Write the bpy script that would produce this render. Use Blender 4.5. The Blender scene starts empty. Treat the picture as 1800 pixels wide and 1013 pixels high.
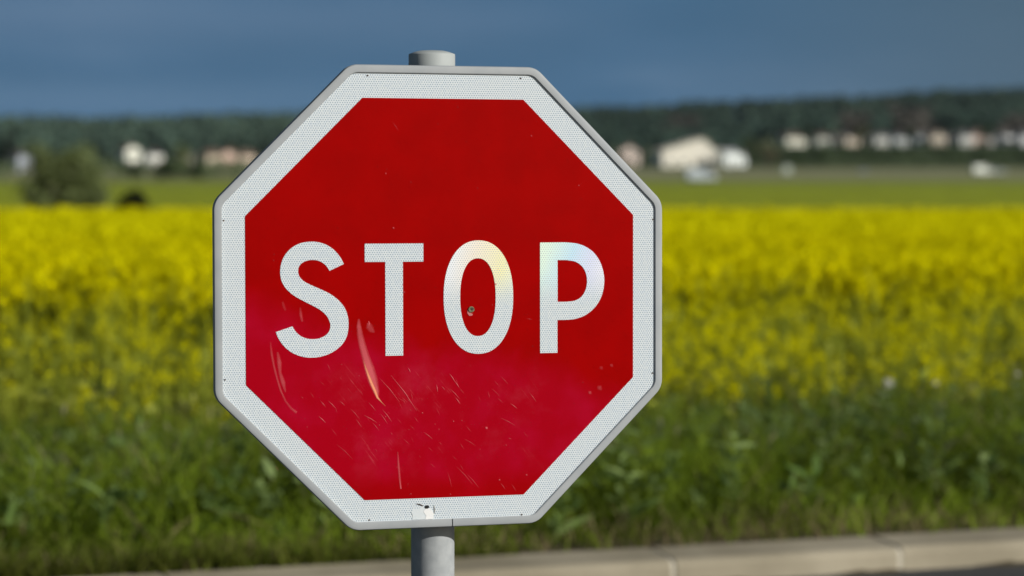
import bpy, bmesh, math, random
import numpy as np
from mathutils import Vector, Matrix, Euler
from mathutils.geometry import tessellate_polygon

sc = bpy.context.scene
C = sc.collection
R = math.radians
random.seed(7); rng = np.random.default_rng(7)

# ------------------------------------------------------------------ camera
EYE = 1.65; F = 4000.0                      # eye height in metres, focal length in pixels of an 1800 px wide picture
cam = bpy.data.cameras.new('camera'); co = bpy.data.objects.new('camera', cam); C.objects.link(co)
cam.sensor_width = 36; cam.lens = F / 1800 * 36
cam.clip_start = .1; cam.clip_end = 20000
co.location = (0, 0, EYE); co.rotation_euler = (R(90) - math.atan(206.5 / F), 0, 0)
cam.dof.use_dof = True; cam.dof.focus_distance = 3.915; cam.dof.aperture_fstop = 3.0; cam.dof.aperture_blades = 0
sc.camera = co

# ------------------------------------------------------------------ sky and sun
SUN_AZ, SUN_EL = R(121), R(24)              # azimuth clockwise from +Y
world = bpy.data.worlds.new('World'); sc.world = world; world.use_nodes = True
nt = world.node_tree; nt.nodes.clear()
def N(t, k, **a):
    n = t.nodes.new(k)
    for q, v in a.items(): setattr(n, q, v)
    return n
def ramp(t, pts, interp='LINEAR'):
    n = N(t, 'ShaderNodeValToRGB'); n.color_ramp.interpolation = interp
    while len(n.color_ramp.elements) < len(pts): n.color_ramp.elements.new(.5)
    for e, (p, c) in zip(n.color_ramp.elements, pts):
        e.position = p; e.color = (*c, 1) if len(c) == 3 else c
    return n
def mth(t, op, a, b=None, c=None, clamp=False):
    n = N(t, 'ShaderNodeMath', operation=op); n.use_clamp = clamp
    for i, v in enumerate((a, b, c)):
        if v is None: continue
        if isinstance(v, (int, float)): n.inputs[i].default_value = v
        else: t.links.new(v, n.inputs[i])
    return n.outputs[0]
def mixc(t, fac, a, b, mode='MIX'):
    n = N(t, 'ShaderNodeMix', data_type='RGBA', blend_type=mode)
    for s, v in ((0, fac), (6, a), (7, b)):
        if isinstance(v, (int, float)): n.inputs[s].default_value = v
        elif isinstance(v, tuple): n.inputs[s].default_value = (*v, 1)
        else: t.links.new(v, n.inputs[s])
    return n.outputs[2]
def maprange(t, v, a, b, c=0., d=1., kind='SMOOTHSTEP'):
    n = N(t, 'ShaderNodeMapRange', interpolation_type=kind)
    t.links.new(v, n.inputs[0])
    for i, x in enumerate((a, b, c, d)): n.inputs[1 + i].default_value = x
    return n.outputs[0]
sky = N(nt, 'ShaderNodeTexSky', sky_type='NISHITA', sun_disc=False, sun_elevation=SUN_EL, sun_rotation=SUN_AZ)
bg1 = N(nt, 'ShaderNodeBackground'); nt.links.new(sky.outputs[0], bg1.inputs[0]); bg1.inputs[1].default_value = .05
tc = N(nt, 'ShaderNodeTexCoord'); sx = N(nt, 'ShaderNodeSeparateXYZ'); nt.links.new(tc.outputs['Generated'], sx.inputs[0])
mp = N(nt, 'ShaderNodeMapping'); mp.inputs['Scale'].default_value = (4, 4, 16); nt.links.new(tc.outputs['Generated'], mp.inputs[0])
nz = N(nt, 'ShaderNodeTexNoise'); nz.inputs['Scale'].default_value = 1.3; nz.inputs['Detail'].default_value = 4; nz.inputs['Roughness'].default_value = .45
nt.links.new(mp.outputs[0], nz.inputs['Vector'])
storm = ramp(nt, [(.30, (.046, .132, .242)), (.5, (.066, .160, .284)), (.70, (.108, .206, .335))]); nt.links.new(nz.outputs[0], storm.inputs[0])
greyer = maprange(nt, sx.outputs[0], .02, .26)
stc = mixc(nt, mth(nt, 'MULTIPLY', greyer, .8), storm.outputs[0], (.086, .146, .200))
def bump_(z0, w, x0, x1):
    b = mth(nt, 'POWER', 2.718, mth(nt, 'MULTIPLY', mth(nt, 'POWER', mth(nt, 'DIVIDE', mth(nt, 'SUBTRACT', sx.outputs[2], z0), w), 2), -1))
    return mth(nt, 'MULTIPLY', b, maprange(nt, sx.outputs[0], x0, x1))
wob = mth(nt, 'ADD', .55, mth(nt, 'MULTIPLY', nz.outputs[0], .7))
stc = mixc(nt, mth(nt, 'MULTIPLY', mth(nt, 'MULTIPLY', bump_(.030, .009, .02, -.16), wob), .75), stc, (.125, .232, .37))
stc = mixc(nt, mth(nt, 'MULTIPLY', mth(nt, 'MULTIPLY', bump_(.066, .014, .10, -.04), wob), .55), stc, (.130, .218, .345))
high = maprange(nt, sx.outputs[2], .10, .5)
stc2 = mixc(nt, high, stc, (.028, .042, .066))
bg2 = N(nt, 'ShaderNodeBackground'); nt.links.new(stc2, bg2.inputs[0]); bg2.inputs[1].default_value = .9
front = maprange(nt, mth(nt, 'ADD', sx.outputs[1], mth(nt, 'MULTIPLY', sx.outputs[0], -.45)), -.78, -.25)   # the squall fills the sky ahead and to the left
mx = N(nt, 'ShaderNodeMixShader'); nt.links.new(front, mx.inputs[0]); nt.links.new(bg1.outputs[0], mx.inputs[1]); nt.links.new(bg2.outputs[0], mx.inputs[2])
wo = N(nt, 'ShaderNodeOutputWorld'); nt.links.new(mx.outputs[0], wo.inputs[0])

sl = bpy.data.lights.new('sun', 'SUN'); so = bpy.data.objects.new('sun', sl); C.objects.link(so)
sl.energy = 3.95; sl.angle = R(.5); sl.color = (1, .97, .92)
sd = Vector((math.sin(SUN_AZ) * math.cos(SUN_EL), math.cos(SUN_AZ) * math.cos(SUN_EL), math.sin(SUN_EL)))
so.rotation_euler = sd.to_track_quat('Z', 'Y').to_euler(); so.location = (20, -12, 14)
sc.view_settings.view_transform = 'Standard'; sc.view_settings.look = 'None'
sc.view_settings.exposure = 0; sc.view_settings.gamma = 1

# ------------------------------------------------------------------ helpers
def tag(o, label=None, cat=None, group=None, kind=None):
    if label: o['label'] = label
    if cat: o['category'] = cat
    if group: o['group'] = group
    if kind: o['kind'] = kind
    return o
def link(name, me, mats, parent=None, loc=None):
    o = bpy.data.objects.new(name, me); C.objects.link(o)
    for m in (mats if isinstance(mats, (list, tuple)) else [mats]): me.materials.append(m)
    if parent: o.parent = parent
    if loc: o.location = loc
    return o
def empty(name, loc, rz=0):
    o = bpy.data.objects.new(name, None); C.objects.link(o); o.location = loc; o.rotation_euler = (0, 0, rz)
    o.empty_display_size = .2; return o
def mesh(name, V, Fc, smooth=False):
    me = bpy.data.meshes.new(name); me.from_pydata([tuple(v) for v in V], [], Fc); me.update()
    if smooth: me.polygons.foreach_set('use_smooth', [True] * len(me.polygons))
    return me
def copy_tree(o, parent=None):
    c = o.copy(); C.objects.link(c)
    if parent: c.parent = parent
    for ch in list(o.children): copy_tree(ch, c)
    return c

def principled(name, col, rough=.6, coat=0, metal=0, spec=.5):
    m = bpy.data.materials.new(name); m.use_nodes = True; t = m.node_tree; p = t.nodes['Principled BSDF']
    p.inputs['Base Color'].default_value = (*col, 1); p.inputs['Roughness'].default_value = rough
    p.inputs['Coat Weight'].default_value = coat; p.inputs['Metallic'].default_value = metal
    p.inputs['Specular IOR Level'].default_value = spec
    return m, t, p
def mottled(name, a, b, scale=5, rough=.6, detail=4, bump=0, metal=0, coat=0, spec=.5):
    m, t, p = principled(name, a, rough, coat, metal, spec)
    tcn = N(t, 'ShaderNodeTexCoord'); n = N(t, 'ShaderNodeTexNoise'); n.inputs['Scale'].default_value = scale; n.inputs['Detail'].default_value = detail
    t.links.new(tcn.outputs['Object'], n.inputs['Vector'])
    r = ramp(t, [(.35, a), (.65, b)]); t.links.new(n.outputs[0], r.inputs[0]); t.links.new(r.outputs[0], p.inputs['Base Color'])
    if bump:
        bn = N(t, 'ShaderNodeBump'); bn.inputs['Strength'].default_value = bump; bn.inputs['Distance'].default_value = .02
        t.links.new(n.outputs[0], bn.inputs['Height']); t.links.new(bn.outputs[0], p.inputs['Normal'])
    return m
def foliage_mat(name, trans=.3, rough=.55):
    m, t, p = principled(name, (.1, .1, .1), rough, spec=.12)
    a = N(t, 'ShaderNodeAttribute', attribute_name='tint')
    tcn = N(t, 'ShaderNodeTexCoord'); n = N(t, 'ShaderNodeTexNoise'); n.inputs['Scale'].default_value = 9
    t.links.new(tcn.outputs['Object'], n.inputs['Vector'])
    v = maprange(t, n.outputs[0], .3, .7, .8, 1.2, 'LINEAR')
    hs = N(t, 'ShaderNodeHueSaturation'); t.links.new(a.outputs['Color'], hs.inputs['Color']); t.links.new(v, hs.inputs['Value'])
    t.links.new(hs.outputs[0], p.inputs['Base Color'])
    tr = N(t, 'ShaderNodeBsdfTranslucent'); t.links.new(hs.outputs[0], tr.inputs[0])
    ms = N(t, 'ShaderNodeMixShader'); ms.inputs[0].default_value = trans
    out = t.nodes['Material Output']; t.links.new(p.outputs[0], ms.inputs[1]); t.links.new(tr.outputs[0], ms.inputs[2]); t.links.new(ms.outputs[0], out.inputs[0])
    return m
LEAF = foliage_mat('leaf', .42); PETAL = foliage_mat('petal', .52, .9); CROWN = foliage_mat('crown_leaf', .2)

class Veg:                                  # collects ribbons and leaf faces, links them as one mesh
    def __init__(s): s.V = []; s.Q = []; s.c = []; s.m = []; s.n = 0
    def add(s, V, Q, col, mi=0):
        s.V.append(V.reshape(-1, 3)); s.Q.append(Q.reshape(-1, 4) + s.n); s.c.append(col.reshape(-1, 3)); s.m.append(np.full(Q.size // 4, mi)); s.n += V.size // 3
    def ribbons(s, base, d, L, W, bend, prof, col, mi=0):
        n = len(base); K = len(prof)
        if n == 0: return
        d = d / np.linalg.norm(d, axis=1, keepdims=True)
        a = rng.uniform(0, 2 * np.pi, n); side = np.stack([np.cos(a), np.sin(a), 0 * a], 1); side -= d * (side * d).sum(1, keepdims=True)
        side /= np.linalg.norm(side, axis=1, keepdims=True) + 1e-9
        t = np.linspace(0, 1, K)[None, :, None]
        P = base[:, None] + d[:, None] * (L[:, None, None] * t) + bend[:, None] * (L[:, None, None] * t ** 2)
        w = (W[:, None] * np.array(prof)[None] * .5)[..., None] * side[:, None]
        V = np.stack([P - w, P + w], 2)
        i = np.arange(n)[:, None] * (2 * K) + np.arange(K - 1)[None] * 2
        Q = np.stack([i, i + 1, i + 3, i + 2], -1)
        s.add(V, Q, np.repeat(col, 2 * K, 0), mi)
        return P
    def leaves(s, c, size, col, mi=0, asp=.6, up=0.):
        n = len(c)
        if n == 0: return
        u = rng.normal(size=(n, 3)); u /= np.linalg.norm(u, axis=1, keepdims=True)
        w = rng.normal(size=(n, 3)); w[:, 2] += up; w -= u * (w * u).sum(1, keepdims=True); w /= np.linalg.norm(w, axis=1, keepdims=True) + 1e-9
        u = u * size[:, None]; w = w * size[:, None] * asp
        V = np.stack([c - u, c - w * .9 + u * .1, c + u, c + w], 1)
        s.add(V, np.arange(n * 4).reshape(n, 4), np.repeat(col, 4, 0), mi)
    def mesh(s, name):
        V = np.concatenate(s.V); Q = np.concatenate(s.Q); c = np.concatenate(s.c); m = np.concatenate(s.m)
        me = bpy.data.meshes.new(name); nq = len(Q)
        me.vertices.add(len(V)); me.vertices.foreach_set('co', V.astype(np.float32).ravel())
        me.loops.add(nq * 4); me.loops.foreach_set('vertex_index', Q.astype(np.int32).ravel())
        me.polygons.add(nq); me.polygons.foreach_set('loop_start', np.arange(nq, dtype=np.int32) * 4)
        me.polygons.foreach_set('material_index', m.astype(np.int32))
        at = me.attributes.new('tint', 'FLOAT_COLOR', 'POINT')
        at.data.foreach_set('color', np.concatenate([np.clip(c, 0, 1), np.ones((len(c), 1))], 1).astype(np.float32).ravel())
        me.update(); return me
def cols(n, a, b, jit=.12):
    t = rng.uniform(0, 1, (n, 1)); c = np.array(a) * (1 - t) + np.array(b) * t
    return c * rng.uniform(1 - jit, 1 + jit, (n, 1))

# ------------------------------------------------------------------ terrain
def sstep(x, a, b):
    t = np.clip((x - a) / (b - a), 0, 1); return t * t * (3 - 2 * t)
KA, KB = np.array((-1.21, 8.71)), np.array((2.225, 9.78))      # back edge of the kerb
kd = (KB - KA) / np.linalg.norm(KB - KA); kn = np.array((-kd[1], kd[0])); KW = .27
def kdist(x, y): return (x - KA[0]) * kn[0] + (y - KA[1]) * kn[1]   # distance beyond the back edge
PD = [-3000, 9, 14, 25, 40, 70, 120, 200, 300, 400, 500, 690, 800, 900, 9000]
PZ = [0, 0, 0, -.15, -.38, -.85, -1.5, -1.6, -1.1, -.35, .6, 2.4, 3.6, 4.8, 4.8]
SK = [-900, 0, 200, 400, 900, 1040, 1150, 1280, 1440, 1560, 1650, 1800, 2700]
SY = [212, 205, 208, 200, 194, 190, 185, 178, 174, 168, 160, 157, 150]
def gz(x, y):
    x = np.asarray(x, float); y = np.asarray(y, float)
    z = np.interp(y, PD, PZ) + .1 * sstep(kdist(x, y), -.22, -.07) * (1 - sstep(y, 60, 120))
    px = 900 + F * x / np.maximum(y, 50)
    z = z + 6.8 * sstep(px, 1290, 1380) * sstep(y, 740, 850)
    crest = EYE + (300 - np.interp(px, SK, SY)) / F * 1450 - 10.5
    t = sstep(y, 870, 1470)
    z = z * (1 - t) + crest * t
    return z * (1 - .55 * sstep(y, 1550, 3000))
def axis(a, b, s0, g, c=0):
    v = [c]; s = s0
    while v[-1] < b: v.append(v[-1] + s); s *= g if abs(v[-1] - c) > 14 else 1
    w = [c]; s = s0
    while w[-1] > a: w.append(w[-1] - s); s *= g if abs(w[-1] - c) > 14 else 1
    return np.array(sorted(set(w[1:] + v)))
gx = axis(-3500, 3500, .13, 1.045); gy = np.concatenate([axis(-400, 16, .2, 1.08, 16)[:-1], axis(15.9, 9000, .25, 1.03, 16)])
gy = np.unique(gy.round(3))
X, Y = np.meshgrid(gx, gy); Z = gz(X, Y)
nx, ny = len(gx), len(gy)
i = (np.arange(ny - 1)[:, None] * nx + np.arange(nx - 1)[None]).ravel()
gme = bpy.data.meshes.new('ground'); GV = np.stack([X, Y, Z], -1).reshape(-1, 3); GQ = np.stack([i, i + 1, i + 1 + nx, i + nx], 1)
gme.vertices.add(len(GV)); gme.vertices.foreach_set('co', GV.astype(np.float32).ravel())
gme.loops.add(GQ.size); gme.loops.foreach_set('vertex_index', GQ.astype(np.int32).ravel())
gme.polygons.add(len(GQ)); gme.polygons.foreach_set('loop_start', np.arange(len(GQ), dtype=np.int32) * 4); gme.polygons.foreach_set('use_smooth', np.ones(len(GQ), bool)); gme.update()
m, t, p = principled('ground', (.1, .1, .03), .95, spec=.1)
ge = N(t, 'ShaderNodeNewGeometry'); s3 = N(t, 'ShaderNodeSeparateXYZ'); t.links.new(ge.outputs['Position'], s3.inputs[0])
n1 = N(t, 'ShaderNodeTexNoise'); n1.inputs['Scale'].default_value = .012; n1.inputs['Detail'].default_value = 6
mpp = N(t, 'ShaderNodeMapping'); mpp.inputs['Scale'].default_value = (1, 1, 1); t.links.new(ge.outputs['Position'], mpp.inputs[0]); t.links.new(mpp.outputs[0], n1.inputs['Vector'])
yw = mth(t, 'ADD', s3.outputs[1], mth(t, 'MULTIPLY', mth(t, 'SUBTRACT', n1.outputs[0], .5), 40))
zones = ramp(t, [(0, (.10, .082, .05)), (.115, (.09, .08, .04)), (.120, (.32, .36, .012)), (.33, (.28, .33, .022)), (.40, (.23, .275, .05)), (.43, (.255, .265, .12)), (.62, (.27, .265, .15)), (.70, (.10, .13, .05)), (.85, (.04, .06, .025)), (1, (.03, .05, .025))])
t.links.new(mth(t, 'DIVIDE', yw, 1000, clamp=True), zones.inputs[0])
n2 = N(t, 'ShaderNodeTexNoise'); n2.inputs['Scale'].default_value = .35; n2.inputs['Detail'].default_value = 8; t.links.new(ge.outputs['Position'], n2.inputs['Vector'])
t.links.new(mixc(t, 1., zones.outputs[0], ramp(t, [(.3, (.75, .75, .75)), (.7, (1.2, 1.2, 1.2))]).outputs[0], 'MULTIPLY'), p.inputs['Base Color'])
rr = [n for n in t.nodes if n.type == 'VALTORGB'][-1]; t.links.new(n2.outputs[0], rr.inputs[0])
tag(link('ground', gme, m), kind='structure')

# road, kerb and near pavement
def strip(name, s0, s1, d0, d1, z0, z1, mat, parent=None, bevel=0, dx=2.):   # a slab along the kerb line: s along it, d across it
    bm = bmesh.new(); n = max(1, int((s1 - s0) / dx)); prof = [(d0, z0), (d0, z1 - bevel), (d0 + bevel, z1), (d1 - bevel, z1), (d1, z1 - bevel), (d1, z0)] if bevel else [(d0, z0), (d0, z1), (d1, z1), (d1, z0)]
    rows = []
    for k in range(n + 1):
        s = s0 + (s1 - s0) * k / n
        rows.append([bm.verts.new((*(KA + kd * s + kn * d), z)) for d, z in prof])
    for a, b in zip(rows, rows[1:]):
        for j in range(len(prof)): bm.faces.new((a[j], b[j], b[(j + 1) % len(prof)], a[(j + 1) % len(prof)]))
    bm.faces.new(rows[0]); bm.faces.new(rows[-1][::-1])
    bmesh.ops.recalc_face_normals(bm, faces=bm.faces)
    me = bpy.data.meshes.new(name); bm.to_mesh(me); return link(name, me, mat, parent)
asph = mottled('asphalt', (.035, .036, .038), (.06, .06, .058), 60, .85, 8, .3)
conc = mottled('kerb_concrete', (.27, .235, .16), (.41, .36, .26), 2.2, .9, 8, .4)
tag(strip('road', -300, 300, -4.9, -KW - .006, -.05, .004, asph), kind='structure')
tag(strip('pavement', -120, 120, -9.5, -5.06, -.05, .11, mottled('paving', (.07, .07, .068), (.11, .108, .10), 8, .9, 6, .3), bevel=.01), kind='structure')
kerb_bm = bmesh.new()
def kerb_run(d0, d1, s_from, s_to, off):
    s = s_from + off
    while s < s_to:
        z1 = .1 + random.uniform(-.003, .003); ln = .978; b = .012; dd = random.uniform(-.004, .004)
        prof = [(d0 + dd, -.1), (d0 + dd, z1 - .030), (d0 + .008 + dd, z1 - .013), (d0 + .026, z1 - .003), (d0 + .06, z1), (d1, z1 + .006), (d1, -.1)] if d0 > -1 else [(d0, -.1), (d0, z1), (d1 - .03, z1), (d1, z1 - .03), (d1, z1 - .06), (d1, z1 - .08), (d1, -.1)]
        A = [kerb_bm.verts.new((*(KA + kd * s + kn * d), z)) for d, z in prof]; B = [kerb_bm.verts.new((*(KA + kd * (s + ln) + kn * d), z)) for d, z in prof]
        for j in range(7): kerb_bm.faces.new((A[j], B[j], B[(j + 1) % 7], A[(j + 1) % 7]))
        kerb_bm.faces.new(A); kerb_bm.faces.new(B[::-1]); s += 1.0
kerb_run(-KW, 0, -30, 40, -.13); kerb_run(-5.05, -4.91, -30, 40, .4)
bmesh.ops.recalc_face_normals(kerb_bm, faces=kerb_bm.faces)
kme = bpy.data.meshes.new('kerb'); kerb_bm.to_mesh(kme); kb = link('kerb', kme, conc)
tag(kb, kind='structure')
mb = bmesh.new(); z1 = .1; mp_ = [(-KW + .006, -.1), (-KW + .005, z1 - .034), (-KW + .013, z1 - .017), (-KW + .031, z1 - .007), (-KW + .06, z1 - .004), (-.004, z1 + .001), (-.004, -.1)]
A = [mb.verts.new((*(KA - kd * 31 + kn * d), z)) for d, z in mp_]; B = [mb.verts.new((*(KA + kd * 41 + kn * d), z)) for d, z in mp_]
for j in range(7): mb.faces.new((A[j], B[j], B[(j + 1) % 7], A[(j + 1) % 7]))
mb.faces.new(A); mb.faces.new(B[::-1]); bmesh.ops.recalc_face_normals(mb, faces=mb.faces); mme = bpy.data.meshes.new('kerb_mortar'); mb.to_mesh(mme)
jo = link('kerb_mortar', mme, mottled('mortar', (.52, .48, .38), (.60, .56, .45), 20, .95)); tag(jo, kind='structure')

# ------------------------------------------------------------------ the stop sign
SX, SYY, SZ = -.11695, 3.91085, 1.43
YAW, TILT, ROLL = .2760, -.01912, .00325
cy_, sy_ = math.cos(YAW), math.sin(YAW)
sign_rot = Matrix.Rotation(YAW, 4, 'Z') @ Matrix.Rotation(TILT, 4, 'X') @ Matrix.Rotation(ROLL, 4, 'Y')
PX, PY = SX - sy_ * .064 - .005, SYY + cy_ * .064            # the post stands behind the panel
PZ0 = .11
sign = empty('stop_sign', (PX, PY, PZ0))
tag(sign, 'red octagonal sign reading STOP with white border, on a round grey steel post', 'stop sign')
def place(o):                                  # children given in sign plane coordinates (x right, y away, z up)
    o.parent = sign; o.matrix_local = Matrix.Translation(Vector((SX, SYY, SZ)) - Vector((PX, PY, PZ0))) @ sign_rot

def octagon(W, r, n=8, cz=0.):                 # rounded octagon, n+1 points per corner
    t = math.tan(math.pi / 8); Cn = [(-t, 1), (t, 1), (1, t), (1, -t), (t, -1), (-t, -1), (-1, -t), (-1, t)]
    out = []
    for k, (x, z) in enumerate(Cn):
        c = Vector((x, z)) * W; L = c.length; u = c.normalized()
        ctr = u * (L - r / math.cos(math.pi / 8)); a0 = math.atan2(u.y, u.x)
        for j in range(n + 1):
            a = a0 + math.pi / 8 * (1 - 2 * j / n); out.append((ctr.x + r * math.cos(a), ctr.y + r * math.sin(a) + cz))
    return out
def flat(name, loops, y, mat, th=.0003, parent=None, grid=0):    # thin sheet facing -y, loops = outline and holes (metres)
    vs = [Vector((a, b, 0)) for L in loops for a, b in L]
    tris = tessellate_polygon([[Vector((a, b, 0)) for a, b in L] for L in loops])
    bm = bmesh.new(); f = [bm.verts.new((v.x, y, v.y)) for v in vs]; b_ = [bm.verts.new((v.x, y + th, v.y)) for v in vs]
    for tr in tris:
        try: bm.faces.new([f[q] for q in tr]); bm.faces.new([b_[q] for q in tr[::-1]])
        except ValueError: pass
    o = 0
    for L in loops:
        n = len(L)
        for q in range(n): bm.faces.new((f[o + q], f[o + (q + 1) % n], b_[o + (q + 1) % n], b_[o + q]))
        o += n
    bmesh.ops.recalc_face_normals(bm, faces=bm.faces)
    me = bpy.data.meshes.new(name); bm.to_mesh(me)
    return link(name, me, mat, parent)

# retroreflective white sheeting: fine honeycomb of cells
def honeycomb(t, scale):
    tcn = N(t, 'ShaderNodeTexCoord'); best = None
    for off in ((0, 0), (.5, .5)):
        mp_ = N(t, 'ShaderNodeMapping'); mp_.inputs['Scale'].default_value = (scale, 1, scale / math.sqrt(3)); mp_.inputs['Location'].default_value = (off[0], 0, off[1])
        t.links.new(tcn.outputs['Object'], mp_.inputs[0]); s_ = N(t, 'ShaderNodeSeparateXYZ'); t.links.new(mp_.outputs[0], s_.inputs[0])
        fx = mth(t, 'SUBTRACT', mth(t, 'FRACT', s_.outputs[0]), .5); fz = mth(t, 'MULTIPLY', mth(t, 'SUBTRACT', mth(t, 'FRACT', s_.outputs[2]), .5), math.sqrt(3))
        d = mth(t, 'SQRT', mth(t, 'ADD', mth(t, 'MULTIPLY', fx, fx), mth(t, 'MULTIPLY', fz, fz)))
        best = d if best is None else mth(t, 'MINIMUM', best, d)
    return tcn, best
wm, t, p = principled('white_sheeting', (.7, .73, .74), .45, coat=.15, spec=.3)
tcn, d = honeycomb(t, 1 / .0042)
cell = maprange(t, d, .12, .34)
n = N(t, 'ShaderNodeTexNoise'); n.inputs['Scale'].default_value = 210; n.inputs['Detail'].default_value = 2; t.links.new(tcn.outputs['Object'], n.inputs['Vector'])
nb = N(t, 'ShaderNodeTexNoise'); nb.inputs['Scale'].default_value = 7; nb.inputs['Detail'].default_value = 3; t.links.new(tcn.outputs['Object'], nb.inputs['Vector'])
base = mixc(t, maprange(t, n.outputs[0], .35, .65), (.64, .70, .74), (.72, .765, .77))
base = mixc(t, mth(t, 'MULTIPLY', maprange(t, nb.outputs[0], .45, .7), .35), base, (.70, .735, .735))
dots = mixc(t, cell, (.22, .31, .38), base)
t.links.new(dots, p.inputs['Base Color'])
p.inputs['Coat Roughness'].default_value = .08
WHITE = wm

# red sheeting: scuffed and faded in its lower half
rm, t, p = principled('red_sheeting', (.40, .0, .0), .5, coat=.05, spec=.02)
p.inputs['Coat Roughness'].default_value = .06
tcn = N(t, 'ShaderNodeTexCoord'); s_ = N(t, 'ShaderNodeSeparateXYZ'); t.links.new(tcn.outputs['Object'], s_.inputs[0])
na = N(t, 'ShaderNodeTexNoise'); na.inputs['Scale'].default_value = 5.5; na.inputs['Detail'].default_value = 4; na.inputs['Roughness'].default_value = .55; na.inputs['Distortion'].default_value = .6
t.links.new(tcn.outputs['Object'], na.inputs['Vector'])
edge = mth(t, 'ADD', s_.outputs[2], mth(t, 'ADD', mth(t, 'MULTIPLY', s_.outputs[0], .22), mth(t, 'MULTIPLY', mth(t, 'SUBTRACT', na.outputs[0], .5), .22)))
low = maprange(t, edge, -.045, -.12)
bot = maprange(t, s_.outputs[2], -.335, -.285)
fade = mth(t, 'MULTIPLY', low, mth(t, 'ADD', mth(t, 'MULTIPLY', bot, .75), .25))
blot = N(t, 'ShaderNodeTexNoise'); blot.inputs['Scale'].default_value = 14; blot.inputs['Detail'].default_value = 6; t.links.new(tcn.outputs['Object'], blot.inputs['Vector'])
c0 = mixc(t, maprange(t, blot.outputs[0], .3, .7), (.315, .0, .0), (.355, .0, .0))
c1 = mixc(t, maprange(t, blot.outputs[0], .42, .72), (.375, .0, .008), (.405, .0015, .019))
mpr = N(t, 'ShaderNodeMapping'); mpr.inputs['Rotation'].default_value = (0, R(-52), 0); t.links.new(tcn.outputs['Object'], mpr.inputs[0])
mps = N(t, 'ShaderNodeMapping'); mps.inputs['Scale'].default_value = (12, 1, 260); t.links.new(mpr.outputs[0], mps.inputs[0])
nsx = N(t, 'ShaderNodeTexNoise'); nsx.inputs['Scale'].default_value = 1; nsx.inputs['Detail'].default_value = 3; t.links.new(mps.outputs[0], nsx.inputs['Vector'])
npt = N(t, 'ShaderNodeTexNoise'); npt.inputs['Scale'].default_value = 11; npt.inputs['Detail'].default_value = 5; npt.inputs['Roughness'].default_value = .65; t.links.new(tcn.outputs['Object'], npt.inputs['Vector'])
midz = mth(t, 'MULTIPLY', maprange(t, s_.outputs[2], -.08, -.15), maprange(t, s_.outputs[2], -.34, -.25))
midx = mth(t, 'MULTIPLY', maprange(t, s_.outputs[0], -.30, -.12), maprange(t, s_.outputs[0], .30, .10))
scuff = mth(t, 'MULTIPLY', mth(t, 'MULTIPLY', maprange(t, nsx.outputs[0], .60, .74), maprange(t, npt.outputs[0], .50, .64)), mth(t, 'MULTIPLY', midz, midx))
bloomy = mth(t, 'MULTIPLY', mth(t, 'MULTIPLY', maprange(t, npt.outputs[0], .48, .74), mth(t, 'MULTIPLY', midz, midx)), .32)
cf = mixc(t, bloomy, mixc(t, fade, c0, c1), (.46, .03, .06))
t.links.new(mixc(t, mth(t, 'MULTIPLY', scuff, .6), cf, (.66, .10, .12)), p.inputs['Base Color'])
t.links.new(mth(t, 'ADD', mth(t, 'MULTIPLY', fade, .12), .10), p.inputs['Coat Roughness'])
RED = rm

# the panel and what is printed on it
pan = flat('sign_panel', [octagon(.3850, .026, cz=.0025)], 0, WHITE, .002); place(pan)
red_pts = [(-142.0, 343.2), (142.5, 343.2), (343.3, 143.2), (343.0, -142.8), (141.7, -343.4), (-141.0, -343.2), (-343.9, -141.8), (-343.9, 142.4)]
rp = flat('red_field', [[(a / 1000, b / 1000) for a, b in red_pts]], -.0006, RED, .0003, pan)
def crom(pts, seg=4, closed=True, sharp=()):   # smooth outline through traced points, corners in `sharp` kept
    n = len(pts); out = []
    for i_ in range(n):
        p1, p2 = Vector(pts[i_]), Vector(pts[(i_ + 1) % n]); p0, p3 = Vector(pts[i_ - 1]), Vector(pts[(i_ + 2) % n])
        if i_ in sharp: p0 = p1 * 2 - p2
        if (i_ + 1) % n in sharp: p3 = p2 * 2 - p1
        for k in range(seg):
            u = k / seg
            out.append(tuple(.5 * ((2 * p1) + (p2 - p0) * u + (2 * p0 - 5 * p1 + 4 * p2 - p3) * u * u + (3 * p1 - p0 - 3 * p2 + p3) * u ** 3)))
    return out
S = [(-175.6, 60.8), (-181.3, 71.8), (-191.4, 84.0), (-205.0, 93.4), (-219.0, 98.0), (-230.9, 99.2), (-245.9, 97.6), (-260.3, 92.0), (-272.5, 82.1), (-280.6, 69.4), (-284.4, 55.2), (-284.4, 41.0), (-280.6, 28.6), (-272.2, 17.0), (-259.3, 6.5), (-243.5, -2.2), (-227.6, -10.4), (-214.6, -18.3), (-204.5, -28.4), (-199.6, -40.0), (-199.6, -47.0), (-201.6, -53.5), (-207.6, -60.0), (-218.2, -64.8), (-230.8, -66.1), (-243.4, -63.8), (-253.4, -58.3), (-260.2, -51.0), (-264.5, -43.8), (-293.0, -53.1), (-288.3, -64.2), (-279.9, -76.3), (-267.0, -87.4), (-249.8, -95.0), (-231.0, -97.5), (-212.1, -95.2), (-194.6, -88.2), (-180.0, -77.0), (-171.2, -63.0), (-168.0, -46.2), (-168.9, -29.5), (-173.9, -14.8), (-184.1, -1.5), (-198.5, 9.6), (-214.5, 17.8), (-230.4, 24.8), (-243.3, 31.5), (-251.4, 39.2), (-254.2, 47.8), (-253.0, 56.3), (-247.5, 63.0), (-238.8, 67.0), (-229.3, 68.1), (-220.0, 66.9), (-211.6, 62.8), (-205.0, 56.6), (-200.4, 49.3)]
Tp = [(-139.3, 95.2), (-36.6, 95.2), (-36.6, 63.9), (-72.7, 63.9), (-72.7, -96.8), (-103.6, -96.8), (-103.6, 63.9), (-139.3, 63.9)]
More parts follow.
